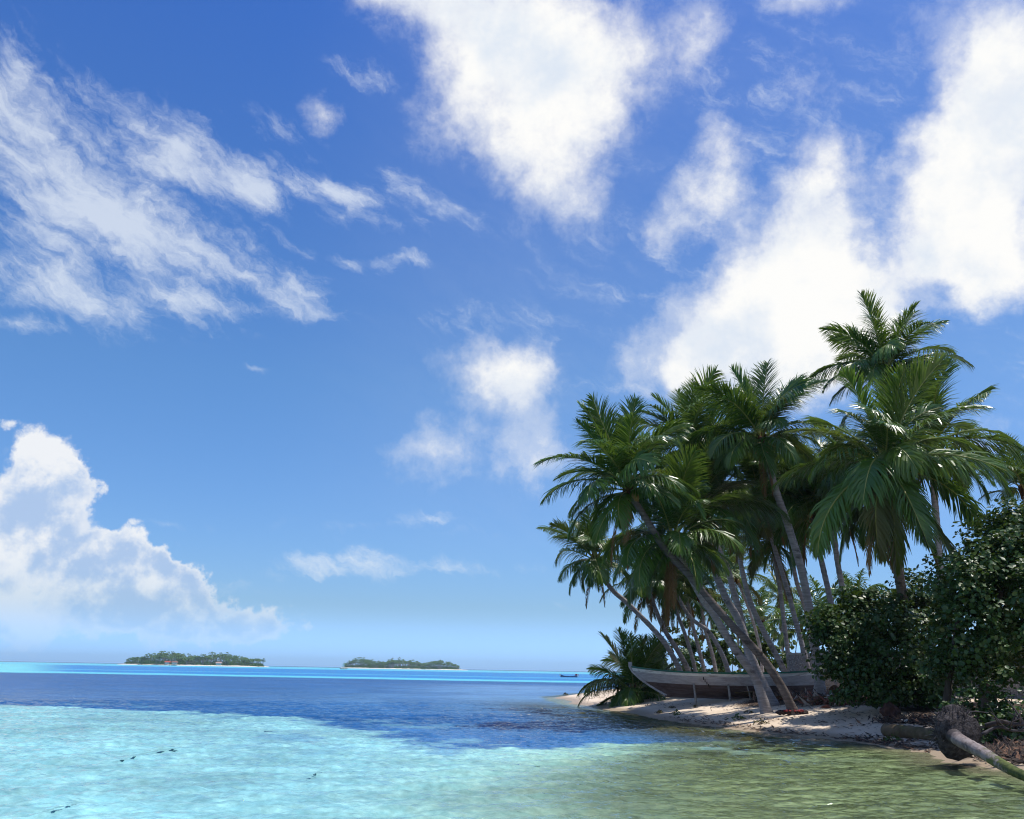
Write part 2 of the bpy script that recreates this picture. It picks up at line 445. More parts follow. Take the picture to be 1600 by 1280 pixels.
MAT['shrub'] = leaf_material('shrub_leaf', (0.04, 0.085, 0.02), (0.08, 0.14, 0.03), 0.25, 0.42, 0.4, 'isl')
MAT['driftwood'] = mottled('driftwood', (0.36, 0.32, 0.28), (0.22, 0.19, 0.165), 5, 0.9, 0.15, 0.01, 25, (1, 1, 1))
MAT['root'] = mottled('root', (0.085, 0.077, 0.08), (0.035, 0.03, 0.03), 6, 0.9, 0.15, 0.01, 30)
MAT['coral'] = mottled('coral_rock', (0.55, 0.52, 0.47), (0.38, 0.35, 0.31), 7, 0.9, 0.2, 0.02, 18)

# ------------------------------------------------------------------ the ground: beach, bank and seabed
FRONT = [(1600,1209), (1560,1204), (1500,1194), (1450,1180), (1420,1172), (1360,1163), (1300,1157), (1240,1150), (1180,1143),
         (1100,1134), (1040,1125), (960,1111), (900,1100), (868,1090)]
_fr = [G(x, y) for x, y in FRONT]
LAND = [(p.x, p.y) for p in _fr] + [(4.4, 66), (7.8, 78), (14.5, 96), (27, 118), (60, 150), (140, 190), (260, 190), (260, -60), (30, -40), (14, -10), (10.6, 8)]
BANK = [G(1360, 1128), G(1450, 1140), G(1520, 1150), G(1620, 1150)]
def ground_z(x, y):
    x = np.asarray(x, dtype=float); y = np.asarray(y, dtype=float)
    d = seg_dist(x, y, LAND, True)
    d = np.where(inside(x, y, LAND), d, -d)
    d = d + (fbm(x * 0.55, y * 0.55, 3, 3) - 0.5) * 0.9
    up = np.where(d < 4.5, 0.155 * d, 0.6975 + 0.42 * (1 - np.exp(-np.maximum(d - 4.5, 0) / 6.0)))
    dn = -0.085 * np.clip(-d, 0, 5) - 0.035 * np.clip(-d - 5, 0, 25)
    z = np.where(d > 0, up, np.maximum(dn, -1.3))
    z = z + (fbm(x * 1.1, y * 1.1, 4, 9) - 0.5) * 0.14 * sstep(d, 0.5, 4.0)
    z = z + (fbm(x * 4.0, y * 4.0, 3, 19) - 0.5) * 0.035 * sstep(d, 0.2, 2.0)
    return z, d
def gz(x, y):
    return float(ground_z(np.array([x]), np.array([y]))[0][0])
def on_ground(px, py):
    """the point of the terrain seen at a place of the photograph"""
    r = ray(px, py)
    s = np.linspace(12, 140, 1600)
    z, _ = ground_z(EYE.x + r.x * s, EYE.y + r.y * s)
    hit = np.nonzero(EYE.z + r.z * s <= np.maximum(z, 0.0))[0]
    k = s[hit[0]] if len(hit) else 140
    return EYE + r * k
def axis(lo, hi, step, far_lo, far_hi):
    core = list(np.arange(lo, hi + 1e-6, step)); a = [lo]; b = [hi]; k = step
    while a[-1] > far_lo: k *= 1.35; a.append(max(a[-1] - k, far_lo))
    k = step
    while b[-1] < far_hi: k *= 1.35; b.append(min(b[-1] + k, far_hi))
    return np.array(sorted(set(a[1:] + core + b[1:])))
gx = axis(-4, 24, 0.16, -2500, 2500); gy = axis(8, 62, 0.22, -400, 4000)
XX, YY = np.meshgrid(gx, gy, indexing='ij')
ZZ, DD = ground_z(XX, YY)
nx, ny = XX.shape
gverts = np.stack([XX, YY, ZZ], -1).reshape(-1, 3)
ii, jj = np.meshgrid(np.arange(nx - 1), np.arange(ny - 1), indexing='ij')
q = (ii * ny + jj).ravel()
gfaces = np.stack([q, q + ny, q + ny + 1, q + 1], -1)

m, t, out = material('sand')
co = t.new('ShaderNodeTexCoord').outputs['Object']
lit = t.new('ShaderNodeAttribute', attribute_name='litter').outputs['Fac']
wet = t.new('ShaderNodeAttribute', attribute_name='wet').outputs['Fac']
bed = t.new('ShaderNodeAttribute', attribute_name='bed').outputs['Fac']
n1 = t.noise(co, 0.9, 6, 0.6); n2 = t.noise(co, 14, 6, 0.7); n3 = t.noise(co, 55, 3, 0.6)
c = t.mix(t.smooth(n1, 0.35, 0.65), (0.70, 0.58, 0.455), (0.61, 0.495, 0.375))
c = t.mix(t.math('MULTIPLY', t.smooth(n2, 0.55, 0.75), 0.45), c, (0.34, 0.25, 0.18))
c = t.mix(t.math('MULTIPLY', t.smooth(n3, 0.60, 0.72), 0.35), c, (0.22, 0.16, 0.12))
c = t.mix(t.math('MULTIPLY', wet, 0.8), c, (0.27, 0.20, 0.13))
lm = t.smooth(t.math('ADD', lit, t.math('MULTIPLY', t.math('SUBTRACT', n2, 0.5), 1.1)), 0.40, 0.62)
lc = t.mix(t.smooth(t.noise(co, 20, 4, 0.7), 0.4, 0.65), (0.030, 0.021, 0.015), (0.10, 0.062, 0.040))
c = t.mix(lm, c, lc)
bedc = t.mix(t.smooth(t.noise(t.mapping(co, scale=(0.8, 1, 1)), 3.6, 6, 0.68, dist=0.8), 0.36, 0.64), (0.42, 0.45, 0.24), (0.075, 0.09, 0.035))
bedc = t.mix(t.smooth(t.noise(co, 0.5, 4, 0.6), 0.35, 0.65), bedc, t.mix(1.0, bedc, (0.48, 0.50, 0.46), 'MULTIPLY'))
bedc = t.mix(t.math('MULTIPLY', t.smooth(t.noise(co, 6, 4, 0.7), 0.56, 0.70), 0.7), bedc, (0.48, 0.45, 0.30))
c = t.mix(bed, c, bedc)
h = t.math('ADD', t.math('MULTIPLY', n2, 0.5), t.math('MULTIPLY', n3, 0.25))
principled(t, out, c, t.math('MULTIPLY_ADD', wet, -0.45, 0.92), 0.25, bump(t, h, 0.05))
MAT['sand'] = m
gme = mesh_np('beach_ground', gverts, gfaces, [m], smooth=True)
bd = seg_dist(XX, YY, [(p.x, p.y) for p in BANK])
litter = 1.0 - sstep(bd, 1.0, 3.2)
pile = on_ground(1225, 1096); pile2 = on_ground(1300, 1094)
for pt, r in ((pile, 2.2), (pile2, 2.2)):
    litter = np.maximum(litter, 0.75 * (1 - sstep(np.hypot((XX - pt.x), (YY - pt.y) * 0.8), r * 0.4, r * 1.5)))
litter = np.maximum(litter, 0.7 * sstep(DD, 10, 14)) * sstep(DD, 0.4, 1.5)
wet = 1 - sstep(DD, 0.25, 1.1); bed = 1 - sstep(DD, -1.2, 0.15)
for nm, arr in (('litter', litter), ('wet', wet), ('bed', bed)):
    at = gme.attributes.new(nm, 'FLOAT', 'POINT'); at.data.foreach_set('value', arr.ravel().astype(np.float32))
ground = tag(link('ground', gme), kind='structure')

# ------------------------------------------------------------------ the sea
ang = np.concatenate([np.linspace(-PI, -0.70, 30)[:-1], np.linspace(-0.70, 0.70, 560), np.linspace(0.70, PI, 30)[1:]])
rad = np.concatenate([[0.01, 3, 6], np.geomspace(8, 48, 520), np.geomspace(48.7, 900, 170), np.geomspace(960, 6000, 24)])
AA, RR = np.meshgrid(ang, rad, indexing='ij')
SX, SY = np.sin(AA) * RR, np.cos(AA) * RR
na, nr = AA.shape
def ripples(x, y):
    rw = np.random.default_rng(77); z = np.zeros_like(x)
    wx = x + (fbm(x * 0.7, y * 0.7, 3, 201) - 0.5) * 0.5; wy = y + (fbm(x * 0.7, y * 0.7, 3, 202) - 0.5) * 0.5
    for i in range(44):
        lam = 0.15 * (8.0 ** (i / 43.0)); th = PI / 2 + rw.normal(0, 0.62); k = 2 * PI / lam
        env = 0.25 + 1.5 * vnoise(x / (lam * 4) + i * 7.3, y / (lam * 4) - i * 3.1, 300 + i) ** 1.5
        ph = k * (wx * math.cos(th) + wy * math.sin(th)) + rw.uniform(0, 6.28)
        z += env * 0.0080 * lam ** 0.9 * (np.sin(ph) + 0.25 * np.sin(2 * ph + 0.6))
    return z
SZ = np.zeros_like(SX)
near = (RR > 7.9) & (RR < 80) & (np.abs(AA) < 0.72)
SZ[near] = ripples(SX[near], SY[near]) * (1 - sstep(RR[near], 34, 75))
_dl = seg_dist(SX[near], SY[near], LAND, True)
SZ[near] *= 0.25 + 0.75 * sstep(_dl, 0.2, 2.0)
sverts = np.stack([SX, SY, SZ], -1).reshape(-1, 3)
ii, jj = np.meshgrid(np.arange(na - 1), np.arange(nr - 1), indexing='ij')
q = (ii * nr + jj).ravel()
sfaces = np.stack([q, q + 1, q + nr + 1, q + nr], -1)[:, ::-1]
# edge of the shallow sand flat (turquoise) towards the reef, in ground metres
FLAT_EDGE = [G(x, y) for x, y in ((-500, 1088), (-150, 1098), (0, 1103), (190, 1108), (400, 1117), (470, 1124), (590, 1145), (640, 1158), (740, 1167), (860, 1170), (960, 1168), (1100, 1160), (1300, 1159))]
FLAT = [(p.x, p.y) for p in FLAT_EDGE] + [(60, 20), (60, -60), (-300, -60), (-300, 40)]
fd = seg_dist(SX, SY, FLAT, True); fd = np.where(inside(SX, SY, FLAT), fd, -fd)
fd = fd + (fbm(SX * 0.35, SY * 0.35, 4, 40) - 0.5) * 2.6
fd = fd + (fbm(SX * 1.3, SY * 1.3, 4, 44) - 0.5) * 1.6
m_flat = sstep(fd, -0.3, 0.5)
patch_ = sstep(fbm(SX * 0.55, SY * 0.45, 5, 46), 0.60, 0.70) * (1 - sstep(np.abs(fd), 1.0, 6.0))
m_flat = np.clip(np.where(fd > 0, m_flat - 0.55 * patch_, m_flat + 0.35 * patch_), 0, 1)
dsh = seg_dist(SX, SY, LAND, True); dsh = np.where(inside(SX, SY, LAND), -dsh, dsh)     # metres from the shore
yy = SY + (fbm(SX * 0.02, SY * 0.006, 3, 5) - 0.5) * 14
def band(a, b, s): return sstep(yy, a - s, a + s) * (1 - sstep(yy, b - s, b + s))
colr = np.zeros(SX.shape + (3,))
def lay(mask, c):
    global colr
    colr = colr * (1 - mask[..., None]) + np.array(c) * mask[..., None]
REEF, LAGOON, BLUE, CYAN, DEEP = (0.014, 0.085, 0.24), (0.215, 0.445, 0.455), (0.015, 0.19, 0.46), (0.10, 0.50, 0.62), (0.01, 0.05, 0.16)
lay(np.ones_like(SX), REEF)
pale = sstep(SX / np.maximum(SY, 1), -0.16, 0.02) * sstep(SY, 42, 60) * (1 - sstep(SY, 95, 120)) * sstep(fbm(SX * 0.05, SY * 0.03, 3, 77), 0.30, 0.6)
lay(pale * 0.8, (0.13, 0.25, 0.42))  # sky reflection of the smooth patch painted into the body colour
midp = sstep(SX / np.maximum(SY, 1), -0.26, -0.08) * (1 - sstep(SY, 70, 110))
lay(midp * 0.45 * sstep(fbm(SX * 0.22, SY * 0.12, 4, 61), 0.25, 0.7), (0.10, 0.24, 0.42))
lay((1 - sstep(dsh, 2.0, 6.5)) * (1 - sstep(SY, 42, 60)), (0.055, 0.055, 0.018))
lay(sstep(yy, 138, 150), CYAN)
lay(sstep(yy, 160, 175), BLUE)
lay(band(215, 240, 12) * 0.35, CYAN)
far_left = sstep(-SX / np.maximum(SY, 1), 0.46, 0.54) * sstep(yy, 130, 160)
lay(far_left * 0.9, (0.16, 0.58, 0.60))
lay(sstep(yy, 520, 600), CYAN)
lay(sstep(SY, 1500, 2200), DEEP)
n_l = fbm(SX * 0.12, SY * 0.07, 4, 90)
lag = np.array(LAGOON) * (0.88 + 0.24 * n_l[..., None])
warm = sstep(SX, -3.5, 2.5)[..., None]
lag = lag * (1 - warm * 0.55) + np.array((0.36, 0.58, 0.43)) * warm * 0.55
colr = colr * (1 - m_flat[..., None]) + lag * m_flat[..., None]
# clear shallow water over the olive seabed near the shore
xx = SX + (fbm(SX * 0.4, SY * 0.4, 4, 12) - 0.5) * 2.0
shelf = np.clip(15.5 - 0.42 * SY, 1.3, 9.5)                    # width of the clear shallows along the shore
dn_ = (dsh + (fbm(SX * 0.5, SY * 0.5, 3, 33) - 0.5) * 1.5) / shelf
strip = 1 - sstep(dsh, 0.5, 1.8)                              # the narrow pale rim of the beach
clear = (1 - sstep(dn_, 0.55, 1.25)) * np.maximum(m_flat, strip)
clear = np.maximum(clear, 0)
lay((1 - sstep(dn_, 0.6, 1.35)) * 0.9 * np.maximum(m_flat, strip), (0.21, 0.25, 0.11))
wme = mesh_np('sea', sverts, sfaces, smooth=True)
rgh = wme.attributes.new('chop', 'FLOAT', 'POINT')
rgh.data.foreach_set('value', (0.03 + 0.17 * sstep(np.hypot(SX, SY), 22, 90)).ravel().astype(np.float32))
ca = wme.attributes.new('tint', 'FLOAT_COLOR', 'POINT')
ca.data.foreach_set('color', np.concatenate([colr, np.ones(SX.shape + (1,))], -1).reshape(-1).astype(np.float32))
at = wme.attributes.new('clear', 'FLOAT', 'POINT'); at.data.foreach_set('value', clear.ravel().astype(np.float32))

m, t, out = material('sea_water')
co = t.new('ShaderNodeTexCoord').outputs['Object']
tint = t.new('ShaderNodeAttribute', attribute_name='tint').outputs['Color']
clr = t.new('ShaderNodeAttribute', attribute_name='clear').outputs['Fac']
v1 = t.mapping(co, rot=(0, 0, 0.15), scale=(0.75, 1.0, 1))
w1 = t.noise(v1, 3.0, 3, 0.5, dist=0.5)
w2 = t.noise(v1, 9.0, 3, 0.55, dist=0.5)
w3 = t.noise(t.mapping(co, rot=(0, 0, -0.15), scale=(0.4, 0.9, 1)), 0.42, 3, 0.5)
farw = t.smooth(t.new('ShaderNodeAttribute', attribute_name='chop').outputs['Fac'], 0.05, 0.19, 0.05, 0.22, 'LINEAR')
hgt = t.math('ADD', t.math('MULTIPLY', w1, farw), t.math('ADD', t.math('MULTIPLY', w2, 0.018), t.math('MULTIPLY', w3, t.math('MULTIPLY_ADD', farw, 1.4, 0.06))))
nrm = bump(t, hgt, 1.0)
# mottled bottom plus light and dark of ripples painted into the water colour
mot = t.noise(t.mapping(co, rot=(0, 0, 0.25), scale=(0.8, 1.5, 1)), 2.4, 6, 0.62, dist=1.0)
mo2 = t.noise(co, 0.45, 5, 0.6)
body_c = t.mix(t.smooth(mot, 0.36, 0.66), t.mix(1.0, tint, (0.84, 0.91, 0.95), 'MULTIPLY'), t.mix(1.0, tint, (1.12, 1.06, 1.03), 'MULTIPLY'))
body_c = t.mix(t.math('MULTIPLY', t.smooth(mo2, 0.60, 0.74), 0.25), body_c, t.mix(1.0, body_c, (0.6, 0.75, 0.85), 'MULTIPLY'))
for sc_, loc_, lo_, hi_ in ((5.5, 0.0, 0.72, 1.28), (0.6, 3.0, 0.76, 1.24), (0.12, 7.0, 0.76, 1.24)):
    ripple_light = t.noise(t.mapping(co, loc=(loc_, 0, 0), rot=(0, 0, 0.12), scale=(0.85 * sc_, 1.0 * sc_, 1)), 1.0, 7, 0.68)
    sf = t.smooth(ripple_light, 0.30, 0.70, lo_, hi_, 'LINEAR')
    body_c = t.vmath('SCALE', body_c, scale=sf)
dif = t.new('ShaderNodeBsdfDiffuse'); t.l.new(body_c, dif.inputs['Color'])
trn = t.new('ShaderNodeBsdfTransparent'); trn.inputs['Color'].default_value = (0.86, 0.96, 0.90, 1)
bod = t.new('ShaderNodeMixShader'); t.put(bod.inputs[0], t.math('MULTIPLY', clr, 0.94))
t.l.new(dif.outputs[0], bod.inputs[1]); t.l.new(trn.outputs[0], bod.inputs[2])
gls = t.new('ShaderNodeBsdfGlossy'); t.put(gls.inputs['Roughness'], t.new('ShaderNodeAttribute', attribute_name='chop').outputs['Fac']); t.l.new(nrm, gls.inputs['Normal'])
fr = t.new('ShaderNodeFresnel'); fr.inputs['IOR'].default_value = 1.33; t.l.new(nrm, fr.inputs['Normal'])
mx = t.new('ShaderNodeMixShader'); t.put(mx.inputs[0], t.math('MULTIPLY', t.math('POWER', fr.outputs[0], 1.1), t.math('MULTIPLY_ADD', clr, 0.16, 0.80)))
t.l.new(bod.outputs[0], mx.inputs[1]); t.l.new(gls.outputs[0], mx.inputs[2]); t.l.new(mx.outputs[0], out.inputs['Surface'])
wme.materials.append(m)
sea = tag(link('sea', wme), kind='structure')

# ------------------------------------------------------------------ palms
def frond_mesh(name, e0, bend, L, seed, n_pin=66, twist=0.0, mats=None, droop=1.0, wid=0.040, plen=0.29, side_bend=0.0):
    rr = random.Random(seed)
    N = 17; pts = []; T = []; p = Vector((0, 0, 0)); az = 0.0
    for i in range(N):
        s = i / (N - 1)
        e = max(e0 - bend * s ** 1.25, -1.50)
        az = side_bend * s * s
        d = Vector((math.cos(e) * math.cos(az), math.cos(e) * math.sin(az), math.sin(e)))
        pts.append(p.copy()); T.append(d); p = p + d * (L / (N - 1))
    v, f, mi = [], [], []
    # rachis
    b = MB(); b.tube(pts, [0.030 * (1 - 0.85 * i / (N - 1)) + 0.004 for i in range(N)], 5, 0, False)
    v += b.v; f += b.f; mi += [0] * len(b.f)
    up = Vector((0, 0, 1))
    for k in range(n_pin):
        s0 = 0.15 + 0.85 * (k + 0.5) / n_pin
        for sd in (-1, 1):
            s = min(max(s0 + rr.uniform(-0.006, 0.006), 0), 0.9999)
            u = s * (N - 1); j = min(int(u), N - 2); w = u - j
            c = pts[j].lerp(pts[j + 1], w); t_ = T[j].lerp(T[j + 1], w).normalized()
            S = t_.cross(up)
            S = S.normalized() if S.length > 0.05 else Vector((0, -1, 0))
            tw = twist * s
            Nn = S.cross(t_).normalized()
            S2 = S * math.cos(tw) + Nn * math.sin(tw); N2 = Nn * math.cos(tw) - S * math.sin(tw)
            a = math.radians(62 - 36 * s + rr.uniform(-10, 10))
            l = L * plen * (0.55 + 0.45 * math.sin(PI * min(s * 1.05, 1))) * (1.0 if s < 0.8 else max(1 - (s - 0.8) * 2.6, 0.3)) * rr.uniform(0.86, 1.1)
            if rr.random() < 0.04: continue
            if rr.random() < 0.07: l *= rr.uniform(0.35, 0.7)
            d = (t_ * math.cos(a) + S2 * sd * math.sin(a) + N2 * rr.uniform(0.08, 0.30)).normalized()
            q_ = c; segs = 3; base = len(v)
            wdir = (t_ - d * t_.dot(d)).normalized()
            wdir = (wdir + N2 * rr.uniform(-0.5, 0.1) * 1.0).normalized()
            hw = wid * rr.uniform(0.8, 1.1) * 0.5
            for g in range(segs + 1):
                hh = hw * (0.75, 1.0, 0.72, 0.10)[g]
                v.append(tuple(q_ - wdir * hh)); v.append(tuple(q_ + wdir * hh))
                d = (d + Vector((0, 0, -1)) * (0.30 + 0.26 * g) * droop * rr.uniform(0.6, 1.4) * 0.85).normalized()
                q_ = q_ + d * (l / segs)
            for g in range(segs):
                o_ = base + 2 * g
                f.append((o_, o_ + 1, o_ + 3, o_ + 2)); mi.append(1)
    return mesh_np(name, v, f, mats, mi)
GREEN = [MAT['rachis'], MAT['frond']]; OLDG = [MAT['rachis'], MAT['frond_old']]; DEAD = [MAT['dead_stem'], MAT['dead']]
ELEVS = [84, 72, 60, 47, 34, 20, 6, -10, -28, -46, -62]
FROND = {}
for i, e in enumerate(ELEVS):
    for k in range(3):
        rr = random.Random(100 + i * 7 + k)
        bend = math.radians({84: 22, 72: 34, 60: 50, 47: 64, 34: 74, 20: 78, 6: 74, -10: 64, -28: 50, -46: 36, -62: 24}[e] * rr.uniform(0.8, 1.2))
        FROND[i, k] = frond_mesh('frond', math.radians(e), bend, 3.0, 1000 + i * 10 + k, 74, rr.uniform(-1.3, 1.3),
                                 OLDG if (e < -20 and k == 2) else GREEN, 0.30 if e > 66 else (0.55 if e > 40 else 0.95), 0.050, 0.355 if e > 10 else 0.31, rr.uniform(-0.5, 0.5))
DEADF = [frond_mesh('dead_frond', math.radians(-60 - 6 * k), math.radians(22), 2.6, 3000 + k, 40, 0.6 * k - 0.5, DEAD, 1.3, 0.035, 0.20) for k in range(3)]
LOW = {}   # lighter fronds for palms far behind
for i, e in enumerate(ELEVS):
    LOW[i] = frond_mesh('frond', math.radians(e), math.radians(70 if 0 < e < 70 else 35), 2.9, 5000 + i, 36, 0.4, GREEN, 1.0, 0.085, 0.33)
COCO = MB(); COCO.lump((0, 0, 0), 0.12, 0.12, 0.15, 0, 0.05, 3, 2)
coco_me = mesh_np('coconut', COCO.v, COCO.f, [MAT['coconut']], smooth=True)

def trunk_mesh(pts, r0, r1, mat, flare=1.5):
    """pts from the base to the crown, in coordinates of the palm's base"""
    L = sum((pts[i + 1] - pts[i]).length for i in range(len(pts) - 1))
    n = max(int(L / 0.11), 12)
    c = catmull(pts, n)
    rr = random.Random(int(L * 1000))
    rad_ = []
    for i in range(n):
        s = i / (n - 1)
        r = 0.78 * (r0 + (r1 - r0) * s ** 0.7)
        r *= 1 + (flare - 1) * max(0, 1 - s * L / 0.9) ** 2
        r *= (1.05 if i % 2 else 0.97) * rr.uniform(0.97, 1.03)
        rad_.append(r)
    b = MB(); b.tube(c, rad_, 12, 0, True)
    return mesh_np('trunk', b.v, b.f, [mat], smooth=True)

PALM_N = [0]
def palm(label, path, Ytop, Ybase, r0=0.20, r1=0.13, size=1.0, n=28, seed=None, group='coconut palms of the beach grove', dark=False, low=False, dead=2, coco=5, base_on_ground=True, emin=8, flare=1.5, rot=None, skip=None):
    """path: places of the trunk in the photograph from the crown to the base"""
    PALM_N[0] += 1
    seed = seed if seed is not None else PALM_N[0] * 13
    rr = random.Random(seed)
    k = len(path) - 1
    pts = [P(x, y, Ytop + (Ybase - Ytop) * (i / k) ** 0.9) for i, (x, y) in enumerate(path)]
    base = pts[-1].copy(); base.z = gz(base.x, base.y) - 0.06
    pts[-1] = base
    root = empty('palm_tree', base, label, 'palm tree', group)
    loc = [p - base for p in reversed(pts)]
    link('trunk', trunk_mesh(loc, r0, r1, MAT['trunk_dark'] if dark else MAT['trunk'], flare), root)
    top = loc[-1]; lean = (loc[-1] - loc[-2]).normalized()
    tiltq = Vector((0, 0, 1)).rotation_difference((Vector((0, 0, 1)) + lean * 0.5).normalized())
    fb = MB()
    for i in range(9):
        a = i * 2.4 + rr.uniform(0, 1)
        fb.lump(top + Vector((math.cos(a) * 0.12, math.sin(a) * 0.12, -0.05 - 0.05 * i + 0.25)) , 0.12, 0.12, 0.26, 0, 0.3, seed + i, 1)
    fb.build('crown_fibre', MAT['fibre'], root)
    ga = 2.39996; a0 = rr.uniform(0, 6.28) if rot is None else rot
    for i in range(n):
        u = (i + rr.uniform(-0.3, 0.3)) / (n - 1)
        ei = int(round(min(max(u, 0), 1) ** 0.85 * emin))
        ei = min(max(ei + rr.choice((-1, 0, 0, 1)), 0), len(ELEVS) - 1)
        me = LOW[ei] if low else FROND[ei, rr.randrange(3)]
        a = a0 + i * ga + rr.uniform(-0.25, 0.25)
        if skip and skip(a, u): continue
        o = link('frond', me, root)
        o.location = top + Vector((math.cos(a), math.sin(a), 0)) * 0.06 + Vector((0, 0, 0.30 - 0.36 * u))
        q_ = tiltq @ Matrix.Rotation(a, 3, 'Z').to_quaternion() @ Matrix.Rotation(rr.uniform(-0.3, 0.3), 3, 'X').to_quaternion()
        o.rotation_mode = 'QUATERNION'; o.rotation_quaternion = q_
        sc = size * (1.0 - 0.2 * max(u - 0.55, 0) / 0.45) * (0.92 + 0.14 * math.sin(PI * min(0.1 + u * 0.85, 1))) * rr.uniform(0.78, 1.16)
        o.scale = (sc, sc, sc)
    for i in range(dead):
        a = rr.uniform(0, 6.28)
        o = link('dead_frond', DEADF[rr.randrange(3)], root); o['label'] = 'dry brown frond hanging down'
        o.location = top + Vector((math.cos(a) * 0.08, math.sin(a) * 0.08, -0.15)); o.rotation_euler = (0, 0, a)
        s_ = size * rr.uniform(0.8, 1.1); o.scale = (s_, s_, s_)
    for i in range(coco):
        a = i * 1.3 + rr.uniform(-0.3, 0.3)
        o = link('coconut', coco_me, root)
        o.location = top + Vector((math.cos(a) * 0.26, math.sin(a) * 0.26, -0.12 - rr.uniform(0, 0.25))); o.scale = (size,) * 3
        o.rotation_euler = (rr.uniform(-.5, .5), rr.uniform(-.5, .5), a)
    return root

palm('tall palm leaning far left over the boat, thick dark trunk in front of it',
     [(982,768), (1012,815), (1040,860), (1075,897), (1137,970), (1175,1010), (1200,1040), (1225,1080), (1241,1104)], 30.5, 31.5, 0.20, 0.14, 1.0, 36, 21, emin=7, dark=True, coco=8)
palm('small palm leaning outermost over the water, crown lowest against the open sky',
     [(930,880), (955,920), (985,947), (1035,1000), (1062,1047), (1078,1078)], 42, 46, 0.19, 0.13, 0.86, 30, 5, coco=5, emin=7)
palm('slender palm with high crown against white cloud, bare grey trunk ending behind the bush',
     [(1190,690), (1212,765), (1231,820), (1252,890), (1266,960), (1276,1030), (1284,1083)], 33.5, 36, 0.24, 0.16, 0.96, 36, 34, emin=7, coco=8)
palm('highest palm of all, its crown rising above the big green palm',
     [(1385,588), (1392,700), (1402,850), (1420,1000), (1432,1090)], 35, 38, 0.25, 0.16, 1.0, 34, 47, coco=6, emin=7)
palm('big bushy palm with long drooping yellow ribbed fronds above the dark bush',
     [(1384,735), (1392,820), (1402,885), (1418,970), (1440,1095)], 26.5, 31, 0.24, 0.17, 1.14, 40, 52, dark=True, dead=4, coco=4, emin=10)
palm('palm crown showing just behind the right shoulder of the tall leaning palm',
     [(1078,705), (1098,800), (1135,885), (1145,920), (1155,955), (1165,1000), (1178,1062)], 38, 40, 0.21, 0.14, 1.05, 34, 61)
palm('palm with trunk crossing close behind the dark leaning trunk',
     [(1098,800), (1110,860), (1117,892), (1132,930), (1152,965), (1162,990), (1175,1030), (1208,1088)], 34.5, 35, 0.22, 0.15, 1.0, 30, 72)
palm('palm whose pale trunk meets the sand just left of the dark leaning trunk',
     [(1052,850), (1078,900), (1100,940), (1115,960), (1137,997), (1157,1027), (1180,1060), (1198,1098)], 32, 33, 0.21, 0.14, 0.98, 30, 88, dead=3)
palm('palm with crown filling the gap between the leaning and the slender palm',
     [(1125,770), (1150,850), (1169,930), (1190,980), (1224,1045), (1240,1075)], 41, 43, 0.19, 0.13, 1.1, 30, 97, dead=3)
palm('palm with thin straight trunk rising behind the stern, crown under the slender palm',
     [(1186,772), (1201,826), (1230,921), (1242,966), (1262,1043), (1268,1070)], 42, 42.5, 0.17, 0.12, 1.08, 30, 103, dead=3)
palm('palm with thin upright trunk next to the left end of the grey wall',
     [(1206,850), (1217,909), (1226,980), (1234,1045), (1236,1075)], 45, 45, 0.16, 0.12, 1.05, 28, 112, dead=2)
palm('palm with bent trunk seen through the gap left of the bush, first of two',
     [(1268,800), (1282,869), (1301,958), (1306,1030), (1310,1085)], 40, 41, 0.20, 0.14, 1.1, 30, 120)
palm('palm with bent trunk seen through the gap left of the bush, nearest the bush',
     [(1300,775), (1306,860), (1323,958), (1330,1030), (1336,1085)], 39, 40, 0.20, 0.14, 1.12, 30, 131)
palm('palm behind the right side of the big bushy palm, fronds reaching right',
     [(1455,705), (1462,800), (1470,900), (1478,1000), (1482,1085)], 33, 34, 0.21, 0.15, 1.1, 30, 142)
palm('palm cut by the right edge of the picture, upright fronds above the bush',
     [(1602,770), (1604,860), (1610,960), (1615,1080)], 36, 36, 0.2, 0.14, 0.75, 18, 155, emin=5, coco=0, dead=0)
palm('inner palm with thin dark trunk under the mid crowns',
     [(1230,800), (1242,897), (1260,958), (1272,1030), (1280,1072)], 44, 45, 0.16, 0.12, 1.05, 28, 163)
BG = 'small palms standing behind the boat'
palm('small palm behind the bow with trunk doubled beside the outermost one', [(1010,915), (1035,978), (1058,1015), (1075,1047), (1084,1070)], 46, 48, 0.20, 0.14, 0.85, 20, 171, BG)
palm('small palm behind the bow, straight pale trunk with dry orange fronds', [(1045,925), (1067,982), (1078,1015), (1086,1047), (1090,1066)], 47, 48, 0.15, 0.11, 0.8, 20, 182, BG, dead=5)
palm('small palm behind the boat, second pale trunk from the bow', [(1070,915), (1082,975), (1092,1015), (1100,1047), (1104,1066)], 50, 50, 0.16, 0.11, 0.85, 20, 193, BG, dead=4)
palm('small palm behind the boat middle with straight trunk', [(1092,930), (1102,985), (1111,1015), (1118,1047), (1121,1066)], 50, 50, 0.15, 0.11, 0.82, 20, 204, BG)
palm('small palm behind the boat with trunk curving strongly to the left', [(1040,895), (1075,960), (1107,987), (1127,1020), (1137,1047), (1142,1066)], 46, 47, 0.18, 0.12, 0.85, 20, 215, BG, dead=4)
palm('thin palm leaning between the dark trunk and the wall', [(1150,900), (1171,954), (1182,990), (1189,1023), (1192,1062)], 52, 52, 0.13, 0.10, 0.8, 18, 226, BG)
FARG = 'pale palms far back in the grove'
